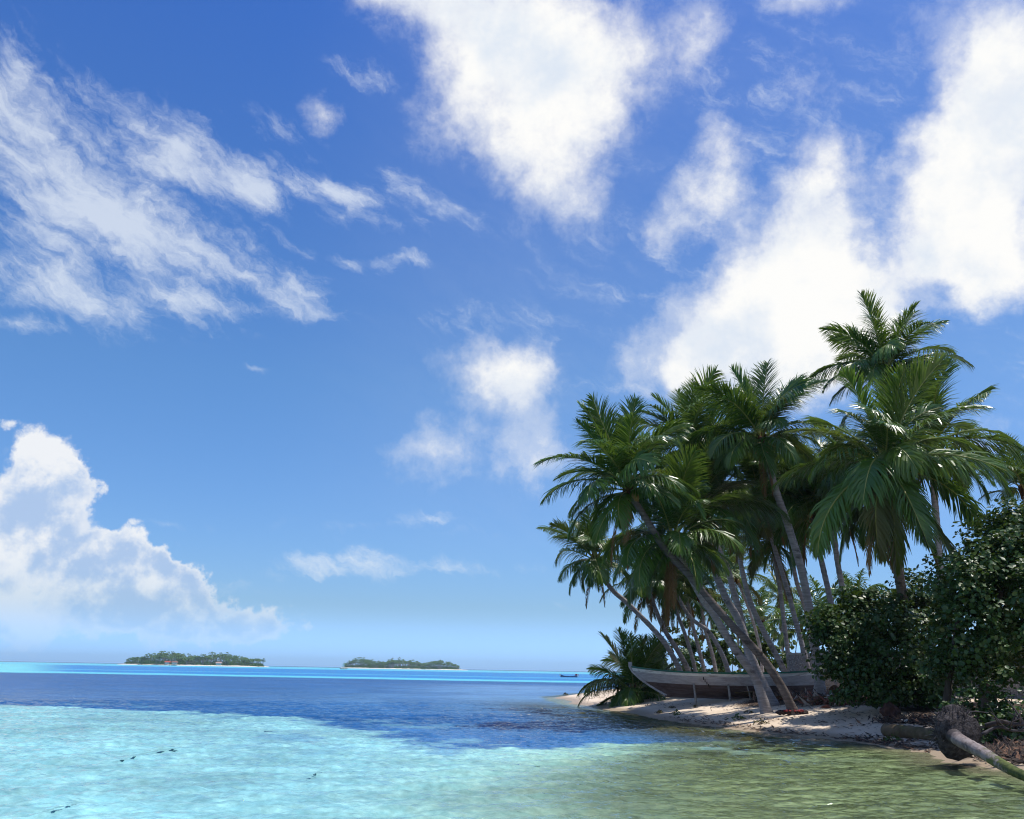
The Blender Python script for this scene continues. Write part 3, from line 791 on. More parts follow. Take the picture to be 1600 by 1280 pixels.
for (x, y, Y, s, hb, lab) in [(1150, 965, 78, 1.0, 1064, 'far palm seen under the crowns left of the dark trunk'), (1192, 975, 74, 1.0, 1064, 'far palm seen between dark trunk and upright trunks'),
                         (1218, 935, 82, 1.1, 1064, 'far palm behind the thin upright trunks'), (1250, 985, 66, 1.0, 1066, 'low far palm above the grey wall'), (1292, 972, 64, 1.0, 1068, 'far palm in the gap left of the bush'),
                         (1340, 950, 62, 1.0, 1070, 'far palm whose tips show over the dark bush'), (1110, 955, 84, 1.0, 1062, 'far palm deep behind the middle of the boat')]:
    palm(lab, [(x, y), (x + 4, (y + hb) / 2), (x + 7, hb)], Y, Y, 0.17, 0.13, s, 20, int(x), FARG, low=True, dead=1, coco=0)
# stemless young palms by the bow
def young_palm(label, px, py, Y, size, n, seed):
    b = P(px, py, Y); b.z = gz(b.x, b.y)
    root = empty('young_palm', b, label, 'palm tree', 'young palms with no trunk')
    rr = random.Random(seed)
    st = MB(); st.lump((0, 0, 0.25), 0.22, 0.22, 0.5, 0, 0.2, seed, 2); st.build('crown_fibre', MAT['fibre'], root)
    for i in range(n):
        o = link('frond', FROND[min(int(i / n * 8), 7), rr.randrange(3)], root)
        a = i * 2.4 + rr.uniform(-.3, .3); o.location = (math.cos(a) * .08, math.sin(a) * .08, 0.45); o.rotation_euler = (0, 0, a)
        s_ = size * rr.uniform(0.75, 1.05); o.scale = (s_, s_, s_)
    for i in range(3):
        o = link('dead_frond', DEADF[i], root); o['label'] = 'dry brown frond hanging down'
        a = 3.5 + i * 0.9; o.location = (math.cos(a) * .1, math.sin(a) * .1, 0.9); o.rotation_euler = (0, 0, a); o.scale = (0.5 * size,) * 3
young_palm('low spreading young palm over the water beside the bow', 990, 1066, 46, 1.05, 24, 5)
young_palm('young palm clump just behind the bow with arching fronds', 1022, 1066, 49, 0.95, 20, 9)

# ------------------------------------------------------------------ broad-leaved bushes
LEAF_V = np.array([(0, 0, 0), (0.28, 0.42, 0.05), (0.75, 0.40, 0.03), (1.1, 0, -0.10), (0.75, -0.40, 0.03), (0.28, -0.42, 0.05), (0.45, 0, -0.06)])
LEAF_F = np.array([(0, 6, 1, 1), (1, 6, 2, 2), (2, 6, 3, 3), (3, 6, 4, 4), (4, 6, 5, 5), (5, 6, 0, 0)])[:, :3]
def leaves(name, centers, outward, size, mat, parent, seed, up_bias=0.8, jitter=1.0):
    r = np.random.default_rng(seed); n = len(centers)
    nrm = outward * 0.8 + np.array([0, 0, up_bias]) + r.normal(0, 0.55 * jitter, (n, 3))
    nrm /= np.linalg.norm(nrm, axis=1)[:, None]
    x = r.normal(0, 1, (n, 3)) + np.array([0, 0, -0.5]) + outward * 0.5; x -= nrm * (x * nrm).sum(1)[:, None]
    x /= np.linalg.norm(x, axis=1)[:, None]; y = np.cross(nrm, x)
    s = size * r.uniform(0.45, 1.4, n)
    V = centers[:, None, :] + s[:, None, None] * (LEAF_V[None, :, 0, None] * x[:, None] + LEAF_V[None, :, 1, None] * y[:, None] + LEAF_V[None, :, 2, None] * nrm[:, None])
    F = (np.arange(n) * len(LEAF_V))[:, None, None] + LEAF_F[None]
    me = mesh_np(name, V.reshape(-1, 3), F.reshape(-1, 3), [mat])
    o = link(name, me, parent); o['kind'] = 'stuff'
    return o
def clump_points(ells, count, seed, sub_r=(0.25, 0.6), shell=0.55):
    """points spread through leaf clumps that sit near the surface of ellipsoids"""
    r = np.random.default_rng(seed); C_, O_ = [], []
    vol = np.array([e[3] * e[4] + e[3] * e[5] + e[4] * e[5] for e in ells]); vol /= vol.sum()
    for e, w in zip(ells, vol):
        k = int(count * w); ncl = max(int(k / 70), 3)
        d = r.normal(0, 1, (ncl, 3)); d /= np.linalg.norm(d, axis=1)[:, None]
        rad_ = r.uniform(shell, 1.14, ncl)[:, None]
        cc = d * rad_ * np.array(e[3:6])
        which = r.integers(0, ncl, k)
        sr = r.uniform(*sub_r, ncl)[which][:, None]
        off = r.normal(0, 1, (k, 3)); off /= np.linalg.norm(off, axis=1)[:, None]
        off *= sr * r.uniform(0.2, 1, (k, 1)) ** 0.5
        off[:, 2] *= 0.7
        p = cc[which] + off
        C_.append(p + np.array(e[:3])); o_ = d[which] * 0.6 + off / (sr + 1e-6) * 0.6; O_.append(o_)
    return np.concatenate(C_), np.concatenate(O_)
def bush(name, label, cat, base, ells, count, leaf, seed, mat, stems, group=None, sub_r=(0.25, 0.6), shell=0.55, low=None):
    root = empty(name, base, label, cat, group)
    pts, outw = clump_points(ells, count, seed, sub_r, shell)
    keep = pts[:, 2] > (low if low is not None else 0.1)
    leaves('foliage', pts[keep], outw[keep], leaf, mat, root, seed)
    for i, (path, r0, r1) in enumerate(stems):
        b = MB(); c = catmull(path, 14); b.tube(c, [r0 + (r1 - r0) * k / 13 for k in range(14)], 8)
        b.build('trunk' if r0 > 0.09 else 'branch', MAT['bark'], root, True)
    return root
def local_ell(base, items):
    """ellipsoids from places in the photograph: x, y, depth, half width px, half height px, half depth m"""
    out_ = []
    for (x, y, Y, hw, hh, hd) in items:
        c = P(x, y, Y) - base; k = Y / F_PX
        out_.append((c.x, c.y, c.z, hw * k, hd, hh * k))
    return out_
def L(base, x, y, Y): return P(x, y, Y) - base

bA = on_ground(1400, 1118)
YA = bA.y + 1.2
bA = P(1400, 1112, YA); bA.z = gz(bA.x, bA.y)
bush('broadleaf_bush', 'dense dark round-leaved bush right of the beached boat, in front of the trunks', 'bush', bA,
     local_ell(bA, [(1325,1000,YA,46,62,1.2), (1375,965,YA+.4,55,48,1.4), (1345,1060,YA-.4,50,44,1.2), (1400,1030,YA-.5,60,66,1.5), (1450,1000,YA+.3,50,60,1.5), (1450,1070,YA-.2,50,30,1.2), (1300,985,YA+.4,30,34,.8), (1340,930,YA+.8,24,24,.6), (1420,935,YA+.8,50,34,1.0), (1385,1085,YA-.6,40,22,1.0)]),
     25000, 0.115, 31, MAT['bush'],
     [([(0,0,-.1), L(bA,1402,1080,YA), L(bA,1390,1030,YA), L(bA,1360,960,YA)], .10, .03), ([L(bA,1450,1115,YA), L(bA,1452,1080,YA), L(bA,1440,1020,YA), L(bA,1430,950,YA)], .12, .04),
      ([(0.1,0,-.1), L(bA,1375,1080,YA), L(bA,1340,1040,YA), L(bA,1310,990,YA)], .06, .02)], low=0.12)
bB = P(1535, 1118, 23.5); bB.z = gz(bB.x, bB.y)
YB = 23.5
bush('broadleaf_tree', 'tall dark leafy tree with forked dark trunk at the right edge', 'tree', bB,
     local_ell(bB, [(1560,872,YB+.5,56,56,1.6), (1502,915,YB+.5,50,52,1.5), (1615,832,YB+1,56,46,1.6), (1580,930,YB,70,70,1.8), (1510,980,YB,50,56,1.5), (1640,900,YB,70,100,2), (1600,1000,YB-.3,70,40,1.6), (1490,1045,YB+.4,36,36,1.0), (1560,1025,YB+.6,56,30,1.2), (1532,880,YB+1.2,34,38,1.0), (1590,815,YB+1.2,26,24,.9)]),
     32000, 0.105, 57, MAT['bush'],
     [([(0,0,-.1), L(bB,1538,1070,YB), L(bB,1540,1020,YB), L(bB,1560,940,YB), L(bB,1575,860,YB)], .17, .05), ([L(bB,1478,1118,YB+.6), L(bB,1482,1070,YB+.6), L(bB,1492,1000,YB+.4), L(bB,1505,920,YB+.4)], .12, .04),
      ([L(bB,1540,1030,YB), L(bB,1580,990,YB), L(bB,1625,930,YB)], .08, .03)], low=0.45)
# undergrowth in front of the wall
def low_bush(name, label, px, py, Y, hw, hh, hd, count, leaf, seed, mat, group=None):
    b = P(px, py + hh, Y); b.z = gz(b.x, b.y)
    k = Y / F_PX; top = P(px, py - hh, Y).z - b.z
    e = [(0, 0, top * .45, hw * k, hd, top * .55), (-hw * k * .5, 0.1, top * .35, hw * k * .55, hd * .8, top * .42), (hw * k * .5, -.1, top * .38, hw * k * .5, hd * .8, top * .45)]
    stems = [([(x_, 0, -.05), (x_ * 1.3, 0.05, top * .3), (x_ * 1.8, 0.1, top * .7)], .035, .01) for x_ in (-.25 * hw * k, .02, .3 * hw * k)]
    return bush(name, label, 'shrub', b, e, count, leaf, seed, mat, stems, group, (0.15, 0.4), 0.4, 0.02)
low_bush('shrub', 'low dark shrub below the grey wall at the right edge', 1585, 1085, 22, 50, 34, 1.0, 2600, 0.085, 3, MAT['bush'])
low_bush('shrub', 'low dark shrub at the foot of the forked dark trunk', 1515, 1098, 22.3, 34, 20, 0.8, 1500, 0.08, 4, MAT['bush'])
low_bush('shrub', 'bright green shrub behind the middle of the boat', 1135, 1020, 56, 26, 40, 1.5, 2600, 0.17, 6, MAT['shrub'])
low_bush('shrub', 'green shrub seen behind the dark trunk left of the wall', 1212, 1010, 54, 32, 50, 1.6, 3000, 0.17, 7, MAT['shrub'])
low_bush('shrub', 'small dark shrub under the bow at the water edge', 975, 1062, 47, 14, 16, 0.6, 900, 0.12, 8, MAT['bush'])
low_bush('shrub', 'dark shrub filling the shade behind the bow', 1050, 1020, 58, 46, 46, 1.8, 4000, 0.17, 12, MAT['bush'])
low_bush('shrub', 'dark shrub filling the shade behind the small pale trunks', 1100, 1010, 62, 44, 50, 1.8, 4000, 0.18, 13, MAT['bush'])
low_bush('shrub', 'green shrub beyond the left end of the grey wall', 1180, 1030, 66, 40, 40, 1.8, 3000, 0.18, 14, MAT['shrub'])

# ------------------------------------------------------------------ grey wall
m, t, out = material('coral_wall')
co = t.new('ShaderNodeTexCoord').outputs['Object']
vo = t.new('ShaderNodeTexVoronoi'); vo.inputs['Scale'].default_value = 13; t.l.new(co, vo.inputs['Vector'])
n = t.noise(co, 3.0, 6, 0.65)
c = t.mix(t.smooth(vo.outputs['Distance'], 0.1, 0.6), (0.47, 0.45, 0.44), (0.22, 0.205, 0.20))
c = t.mix(t.smooth(n, 0.4, 0.7), c, (0.30, 0.28, 0.27))
principled(t, out, c, 0.95, 0.1, bump(t, vo.outputs['Distance'], -0.04))
MAT['wall'] = m
wa, wb, wc = P(1236, 1070, 44), P(1330, 1075, 42), P(1760, 1080, 30)
wall_path = [Vector((p.x, p.y, 0)) for p in (wa, wb, wc)]
wroot = empty('coral_stone_wall', (wa.x, wa.y, gz(wa.x, wa.y)), 'rough grey coral stone wall with pale cap behind the trunks and bush', 'wall')
o3 = Vector(wroot.location)
def wall_strip(b, z0f, z1f, half, nseg=40, mi=0):
    pts_ = []
    for s in range(nseg + 1):
        u = s / nseg * 2; k = min(int(u), 1); p = wall_path[k].lerp(wall_path[k + 1], u - k)
        d = (wall_path[k + 1] - wall_path[k]).normalized(); nn = Vector((d.y, -d.x, 0))
        j = random.uniform(-0.012, 0.012)
        pts_.append((p + nn * (half + j), p - nn * (half + j)))
    vs, fs = [], []
    for a_, b_ in pts_:
        z0, z1 = z0f + random.uniform(-.01, .01), z1f + random.uniform(-.012, .012)
        for q_, z in ((a_, z0), (a_, z1), (b_, z1), (b_, z0)): vs.append((q_.x - o3.x, q_.y - o3.y, z - o3.z))
    for s in range(nseg):
        for k in range(4): fs.append((s * 4 + k, s * 4 + (k + 1) % 4, (s + 1) * 4 + (k + 1) % 4, (s + 1) * 4 + k))
    fs.append((0, 1, 2, 3)); fs.append(tuple(nseg * 4 + k for k in (3, 2, 1, 0)))
    b.add(vs, fs, mi)
b = MB(); wall_strip(b, 0.4, 2.62, 0.12); b.build('wall_body', MAT['wall'], wroot)
b = MB(); wall_strip(b, 2.623, 2.71, 0.16); b.build('cap', mottled('wall_cap', (0.50, 0.48, 0.45), (0.36, 0.34, 0.32), 4), wroot)
# small framed vent in the wall
ve = P(1510, 1072, 36.0)
d = (wall_path[2] - wall_path[1]).normalized(); nn = Vector((d.y, -d.x, 0))
tt = (Vector((ve.x, ve.y, 0)) - wall_path[1]).dot(d)
r_ = ray(1510, 1072); den = r_.x * nn.x + r_.y * nn.y
k_ = ((wall_path[1] - Vector((EYE.x, EYE.y, 0))).dot(nn) + 0.12) / den
vc = EYE + r_ * k_ - o3 + nn * 0.02
R3 = Matrix(((d.x, nn.x, 0), (d.y, nn.y, 0), (0, 0, 1)))
fm = mottled('vent_frame', (0.33, 0.29, 0.24), (0.25, 0.21, 0.17), 4)
b = MB()
for (ox, oz, sx, sz) in ((0, .20, .60, .05), (0, -.20, .60, .05), (-.28, 0, .05, .352), (.28, 0, .05, .352), (.16, 0, .03, .352)):
    b.box(vc + R3 @ Vector((ox, 0, oz)), sx, .05, sz, 0, R3)
vent = b.build('vent', fm, wroot)
b = MB(); b.box(vc + R3 @ Vector((0, -.028, 0)), .53, .02, .36, 0, R3); b.build('vent_mesh', mottled('vent_mesh', (0.20, 0.17, 0.13), (0.10, 0.085, 0.07), 25), vent)

# ------------------------------------------------------------------ beached boat
def paint_wood(name, c1, c2, c3):
    m, t, out = material(name)
    co = t.new('ShaderNodeTexCoord').outputs['Object']
    st = t.mapping(co, scale=(0.5, 3, 5))
    n_ = t.noise(st, 3.0, 7, 0.65); g = t.noise(t.mapping(co, scale=(1.2, 6, 16)), 6, 5, 0.6)
    c = t.mix(t.smooth(n_, 0.36, 0.64), c1, c2)
    c = t.mix(t.math('MULTIPLY', t.smooth(t.noise(co, 1.1, 6, 0.7), 0.52, 0.68), 0.75), c, c3)
    c = t.mix(t.math('MULTIPLY', t.smooth(g, 0.58, 0.72), 0.5), c, (0.09, 0.065, 0.055))
    principled(t, out, c, 0.8, 0.25, bump(t, g, 0.006))
    return m
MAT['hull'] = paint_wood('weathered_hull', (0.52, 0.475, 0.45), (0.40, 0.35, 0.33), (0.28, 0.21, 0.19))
MAT['hull_low_shaded'] = paint_wood('weathered_shaded_hull_bottom', (0.16, 0.11, 0.095), (0.11, 0.065, 0.055), (0.07, 0.04, 0.034))  # reddish-dark bottom boards, deepened to paint in the shade under the hull
MAT['cream'] = mottled('cream_paint', (0.80, 0.76, 0.68), (0.70, 0.65, 0.57), 4, 0.6, 0.35, 0.003, 20, (1, 3, 3), (0.40, 0.33, 0.28))
MAT['green_paint'] = mottled('green_paint', (0.012, 0.13, 0.07), (0.02, 0.10, 0.06), 4, 0.5, 0.4, 0.003, 20, (1, 3, 3), (0.10, 0.13, 0.10))
bl = P(984, 1052, 40.5); br = P(1277, 1050, 39.0)
keel_pt = on_ground(1120, 1086)
z_keel = 0.5 * (P(1060, 1088, 39.8).z + keel_pt.z)
mid = (bl + br) / 2
BL = (br - bl).length
yaw = math.atan2(br.y - bl.y, br.x - bl.x)
boat = empty('rowing_boat', (mid.x, mid.y, P(1060, 1088, 40).z), 'long weathered wooden boat with green gunwale propped up on the sand', 'boat')
boat.rotation_euler = (0, 0, yaw)
ZT = P(1120, 1053, 39.8).z - boat.location.z
def sheer(s): # s 0 bow .. 1 stern
    return ZT + 0.20 * max(0, (0.42 - s) / 0.42) ** 2.2 + 0.16 * max(0, (s - 0.5) / 0.5) ** 2.2
def hull_pt(s, t_, side, off=0.0):
    xb = -BL / 2 + 0.08 + 1.55 * max(0, 1 - t_) ** 1.45; xs = BL / 2 - 0.05 - 0.30 * max(0, 1 - t_) ** 1.2
    x = xb + (xs - xb) * s
    e = max(math.sin(PI * min(max(s, 0), 1)) , 0) ** 0.62
    ex = 0.50 + 0.55 * abs(2 * s - 1) ** 2
    hb = 0.98 * e * t_ ** ex
    z = 0.02 + (sheer(s) - 0.02) * t_
    n_ = Vector((0, side * (0.55 + 0.45 * t_), -0.5 * (1 - t_)))
    return Vector((x, side * (hb + 0.035), z)) + n_ * off
NP = 7; NS = 30
TT = [0, .20, .36, .50, .63, .75, .875, 1.0]
for side in (-1, 1):
    for k in range(NP):
        t0, t1 = TT[k], TT[k + 1]
        vs, fs = [], []
        for i in range(NS + 1):
            s = i / NS
            lo, hi = hull_pt(s, t0 + .004, side, .010), hull_pt(s, t1 - .004, side, -.004)
            li, hi2 = hull_pt(s, t0 + .004, side, -.022), hull_pt(s, t1 - .004, side, -.030)
            vs += [lo, hi, hi2, li]
        for i in range(NS):
            for c_ in range(4):
                q_ = (i * 4 + c_, i * 4 + (c_ + 1) % 4, (i + 1) * 4 + (c_ + 1) % 4, (i + 1) * 4 + c_)
                fs.append(q_ if side < 0 else q_[::-1])
        fs += [(0, 3, 2, 1), tuple(NS * 4 + k_ for k_ in (0, 1, 2, 3))]
        mat = MAT['cream'] if k == NP - 1 else (MAT['hull'] if k > 2 else MAT['hull_low_shaded'])
        pl = link('plank', mesh_np('plank', vs, fs, [mat]), boat)
        if k == NP - 1: pl['label'] = 'cream painted top plank'
for side in (-1, 1):
    b = MB(); pts_ = [hull_pt(i / 40, 1.0, side, 0.012) + Vector((0, 0, 0.035)) for i in range(41)]
    vs, fs = [], []
    for p in pts_:
        for (dy, dz) in ((-.05, -.03), (.05, -.03), (.05, .035), (-.05, .035)): vs.append(p + Vector((0, dy, dz)))
    for i in range(40):
        for c_ in range(4): fs.append((i * 4 + c_, i * 4 + (c_ + 1) % 4, (i + 1) * 4 + (c_ + 1) % 4, (i + 1) * 4 + c_))
    fs += [(3, 2, 1, 0), (160, 161, 162, 163)]
    b.add(vs, fs); b.build('gunwale', MAT['green_paint'], boat)
b = MB(); sp = [hull_pt(0, t_, 1) * 1 for t_ in (0, .15, .35, .6, .85, 1.0, 1.12)]
sp = [Vector((p.x - .05, 0, p.z)) for p in sp]; sp[-1].x -= 0.02
b.tube(sp, [.06] * 7, 6); b.build('stem_post', MAT['hull'], boat)
b = MB(); b.box((sp[-1].x + .02, 0, sp[-1].z + .0), .16, .14, .20); b.build('stem_head', MAT['hull'], boat)
b = MB(); sp2 = [hull_pt(1, t_, 1) for t_ in (0, .3, .6, .9, 1.06)]
b.tube([Vector((p.x + .04, 0, p.z)) for p in sp2], [.05] * 5, 6); b.build('stern_post', MAT['hull'], boat)
b = MB(); b.tube([Vector((-BL / 2 + 1.5, 0, 0.0)), Vector((0, 0, -.02)), Vector((BL / 2 - .35, 0, 0.0))], .06, 6); b.build('keel', MAT['hull_low_shaded'], boat)
for s in (.2, .4, .6, .8):
    a_, c_ = hull_pt(s, .8, -1, -.03), hull_pt(s, .8, 1, -.03)
    b = MB(); b.box((a_ + c_) / 2, .22, (c_ - a_).length, .035); b.build('thwart', MAT['hull'], boat)
b = MB()
for t_ in (.80, .70, .60, .52, .46):
    b.box(hull_pt(.385, t_, -1, .016), .035, .03, .13)
b.build('split_seam', mottled('dark_seam', (0.03, 0.02, 0.018), (0.06, 0.04, 0.03), 9), boat)
# props under the boat
for (x, yt, yb, dx, lab) in ((1073, 1062, 1089, 3, 'wooden prop under the boat nearest the bow'), (1131, 1068, 1088, 2, 'wooden prop under the middle of the boat'), (1162, 1066, 1089, 5, 'thin slanting prop under the boat near the pale trunk')):
    MBt = Matrix.Translation(boat.location) @ Matrix.Rotation(yaw, 4, 'Z')
    sx_ = (x - 984) / 293.0
    top = MBt @ hull_pt(sx_, 0.56, -1, 0.05); g = MBt @ (hull_pt(sx_ + dx / 293.0, 0.56, -1, 0.05) + Vector((0, -0.12, 0)))
    r = 0.05 if dx != 5 else 0.03
    g.z = gz(g.x, g.y) - .05
    b = MB(); b.tube([Vector((0, 0, 0)), (top - g) * .5 + Vector((.01, 0, 0)), top - g], [r, r * .95, r * .9], 8)
    o = b.build('boat_prop', MAT['driftwood'], None, True); o.location = g
    tag(o, lab, 'prop', 'props holding up the beached boat')

# ------------------------------------------------------------------ fallen palm with root ball
rb = P(1497, 1150, 19.2)
fall = empty('fallen_palm', (rb.x, rb.y, 0.0), 'uprooted palm lying in the water edge, dark round root ball and mossy trunk', 'fallen tree')
base = Vector(fall.location)
b = MB()
b.lump(P(1493, 1146, 19.3) - base, 0.47, 0.36, 0.50, 0, 0.12, 4, 3)
b.build('root_ball', mottled('root_soil', (0.09, 0.08, 0.08), (0.03, 0.026, 0.026), 12, 0.95, 0.1, 0.05, 25), fall)
cR = P(1493, 1145, 19.3) - base
rr = random.Random(44)
b = MB(); b2 = MB()
for i in range(620):
    a = rr.uniform(0, 2 * PI); e = rr.uniform(-0.5, 1.2)
    d = Vector((math.cos(a) * math.cos(e), math.sin(a) * math.cos(e) * .8, math.sin(e)))
    if d.z < -0.55: continue
    p0 = cR + Vector((d.x * .42, d.y * .3, d.z * .42)); l = rr.uniform(.05, .20)
    p1 = p0 + d * l * .5 + Vector((rr.uniform(-.03, .03), rr.uniform(-.03, .03), rr.uniform(-.02, .03))); p2 = p1 + d * l * .5 + Vector((rr.uniform(-.05, .05), rr.uniform(-.05, .05), rr.uniform(-.05, .02)))
    (b if i % 3 else b2).tube([p0, p1, p2], [.008, .006, .003], 4, 0, False)
o = b.build('roots', MAT['root'], fall); o['kind'] = 'stuff'
o = b2.build('roots', mottled('pale_root', (0.15, 0.135, 0.135), (0.08, 0.07, 0.07), 5), fall); o['kind'] = 'stuff'
m, t, out = material('mossy_trunk')
co = t.new('ShaderNodeTexCoord').outputs['Object']
gm = t.new('ShaderNodeAttribute', attribute_name='moss').outputs['Fac']
n_ = t.noise(co, 5, 6, 0.65); ringn = t.noise(t.mapping(co, rot=(0, 0, .6), scale=(12, 2, 2)), 1.5, 4, 0.6)
c = t.mix(t.smooth(n_, 0.38, 0.62), (0.27, 0.23, 0.215), (0.17, 0.135, 0.125))
c = t.mix(t.math('MULTIPLY', t.smooth(ringn, 0.56, 0.66), 0.7), c, (0.06, 0.045, 0.04))
c = t.mix(t.smooth(t.math('ADD', gm, t.math('MULTIPLY', t.math('SUBTRACT', n_, 0.5), 2.0)), 0.35, 0.75), c, t.mix(t.smooth(n_, .35, .65), (0.025, 0.045, 0.010), (0.10, 0.12, 0.03)))
ba = t.new('ShaderNodeAttribute', attribute_name='butt').outputs['Fac']
c = t.mix(t.smooth(t.math('ADD', ba, t.math('MULTIPLY', t.math('SUBTRACT', n_, 0.5), 0.8)), 0.3, 0.6), c, (0.05, 0.042, 0.042))
principled(t, out, c, 0.8, 0.25, bump(t, t.math('ADD', ringn, n_), 0.02))
fp = [P(1484, 1146, 19.4) , P(1505, 1160, 18.3), P(1535, 1176, 17.6), P(1562, 1193, 16.9), P(1590, 1208, 16.2), P(1625, 1222, 15.5), P(1665, 1236, 14.9)]
c_ = catmull([p - base for p in fp], 46)
b = MB(); rads = [(.135 - .075 * (i / 45) ** 1.1) * (1.05 if i % 2 else .965) * (1.12 if i < 4 else 1) for i in range(46)]
b.tube(c_, rads, 14)
me = mesh_np('trunk', b.v, b.f, [m], smooth=True)
mo = [min(max((k // 14) / 45 * 1.7 - .25 - (0.22 if math.sin(2 * PI * (k % 14) / 14) > .3 else 0), 0), 1) for k in range(len(b.v))]
at = me.attributes.new('moss', 'FLOAT', 'POINT'); at.data.foreach_set('value', np.array(mo, dtype=np.float32))
at = me.attributes.new('butt', 'FLOAT', 'POINT'); at.data.foreach_set('value', np.array([max(1 - (k // 14) / 9.0, 0) for k in range(len(b.v))], dtype=np.float32))
link('trunk', me, fall)
# the log lying behind it
g0, g1 = on_ground(1385, 1150), on_ground(1475, 1160)
lg = empty('fallen_log', g0, 'thick mossy log lying on the sand left of the root ball', 'log')
b = MB(); d = g1 - g0
b.tube(catmull([Vector((0, 0, .14)), d * .3 + Vector((0, 0, .16)), d * .7 + Vector((0, 0.1, .14)), d * 1.15 + Vector((0, .2, .10))], 26), [.165 + .012 * math.sin(i * 1.7) for i in range(26)], 14)
b.build('trunk', mottled('mossy_log', (0.16, 0.12, 0.075), (0.085, 0.06, 0.035), 4, 0.9, 0.15, 0.03, 12, (1, 1, 1), (0.11, 0.11, 0.05)), lg, True)

# ------------------------------------------------------------------ things lying on the beach
def sprig(name, label, px, py, size, n, seed, mat, cat, group=None):
    g = on_ground(px, py); root = empty(name, g, label, cat, group)
    r = np.random.default_rng(seed)
    a = r.uniform(0, 2 * PI, n); q_ = r.uniform(0, 1, n) ** .7
    pts_ = np.stack([np.cos(a) * q_ * size, np.sin(a) * q_ * size * .8, (1 - q_) * size * .55 + .03], -1)
    o = leaves('foliage', pts_, np.stack([np.cos(a), np.sin(a), np.full(n, .5)], -1), size * .30, mat, root, seed)
    b = MB()
    for i in range(4):
        aa = i * 1.7 + seed; b.tube([(0, 0, 0), (math.cos(aa) * size * .4, math.sin(aa) * size * .4, size * .3), (math.cos(aa) * size * .8, math.sin(aa) * size * .7, size * .12)], [.01, .008, .004], 5)
    b.build('stem', MAT['bark'], root)
SG = 'green leaf sprigs lying on the sand'
sprig('leafy_sprig', 'small green sprig on sand left of the pale lit patch, below the boat', 1057, 1117, .26, 46, 3, MAT['shrub'], 'sprig', SG)
sprig('leafy_sprig', 'bright green sprig at the waterline below the pale trunk', 1154, 1125, .26, 50, 4, MAT['shrub'], 'sprig', SG)
sprig('leafy_sprig', 'tiny green sprig just left of the bright waterline sprig', 1134, 1125, .11, 20, 5, MAT['shrub'], 'sprig', SG)
sprig('leafy_sprig', 'bright green sprig at the water left of the root ball', 1396, 1159, .22, 46, 6, MAT['shrub'], 'sprig', SG)
WG = 'dark weed clumps on the sand'
MAT['weed'] = leaf_material('dry_weed', (0.06, 0.045, 0.025), (0.10, 0.085, 0.04), 0.1, 0.7, 0.2, 'isl')
for i, (x, y, s, lab) in enumerate([(1050,1107,.16,'dark weed scrap on lit sand just below the boat bottom'), (1086,1106,.15,'dark weed scrap near the sand middle below the second prop'), (1170,1115,.20,'flat dark weed scrap left of the red bundle'), (1030,1115,.20,'dark weed clump at the waterline, left of the green sprig'),
                              (932,1088,.16,'dark weed scrap on the narrow sand spit'), (884,1086,.25,'dark weed clump at the very tip of the sand spit'), (1190,1132,.26,'dry flattened weed at the waterline below the red bundle'), (1385,1160,.16,'dark weed clump beside the green sprig near the root ball'), (960,1098,.2,'brown weed scrap on the shaded spit')]):
    sprig('weed_clump', lab, x, y, s, 34, 20 + i, MAT['weed'], 'weed', WG)
# red and dark bundle
g = on_ground(1238, 1117)
bn = empty('cloth_bundle', g, 'flat dark bundle with red rags lying below the dark leaning trunk', 'bundle')
b = MB()
for i in range(7): b.lump((-.42 + .14 * i, random.uniform(-.06, .06), .07), .12, .17, .085, 0, .25, 60 + i, 2)
b.build('mat', mottled('dark_mat', (0.06, 0.035, 0.03), (0.025, 0.02, 0.02), 9), bn)
b = MB()
for i in range(5): b.lump((-.24 + .14 * i, -.06 + random.uniform(-.05, .05), .135), .075, .12, .035, 0, .4, 80 + i, 2)
b.build('red_rag', mottled('red_rag', (0.32, 0.04, 0.045), (0.15, 0.02, 0.022), 6), bn)
# pale driftwood, stump, rocks
def rock(name, label, px, py, r, seed, mat, cat, group=None, flat=.7):
    g = on_ground(px, py); b = MB(); b.lump((0, 0, r * flat * .6), r, r * .8, r * flat, 0, .25, seed, 3)
    o = b.build(name, mat, None, False); o.location = g; tag(o, label, cat, group)
def branch(name, label, pts_, r0, r1, mat, cat, twigs=3, seed=0, group=None):
    root = empty(name, pts_[0], label, cat, group); o_ = Vector(pts_[0]); rr = random.Random(seed)
    c = catmull([Vector(p) - o_ for p in pts_], 18)
    b = MB(); b.tube(c, [(r0 + (r1 - r0) * i / 17) * rr.uniform(.9, 1.1) for i in range(18)], 8)
    b.build('limb', mat, root, True)
    for i in range(twigs):
        k = rr.randrange(4, 15); d = Vector((rr.uniform(-1, 1), rr.uniform(-.6, .6), rr.uniform(-.1, 1))).normalized() * rr.uniform(.25, .6)
        b = MB(); b.tube([c[k], c[k] + d * .5 + Vector((0, 0, .03)), c[k] + d], [r1 * .8, r1 * .5, r1 * .3], 5); b.build('twig', mat, root, True)
def gp(px, py, h=0.0):
    p = on_ground(px, py); p.z += h; return p
branch('driftwood', 'pale bleached driftwood piece lying on litter left of the bush', [gp(1292, 1097, .06), gp(1300, 1093, .14), gp(1309, 1088, .2)], .13, .08, MAT['coral'], 'driftwood', 0, 1)
rock('stump', 'dark rounded stump on the sand behind the pale driftwood', 1305, 1091, .33, 7, MAT['fibre'], 'stump', None, .8)
branch('driftwood', 'thin leaning stick against the stern of the boat', [gp(1243, 1092, .02), gp(1240, 1088, .25), gp(1236, 1084, .55)], .035, .03, MAT['driftwood'], 'stick', 0, 2)
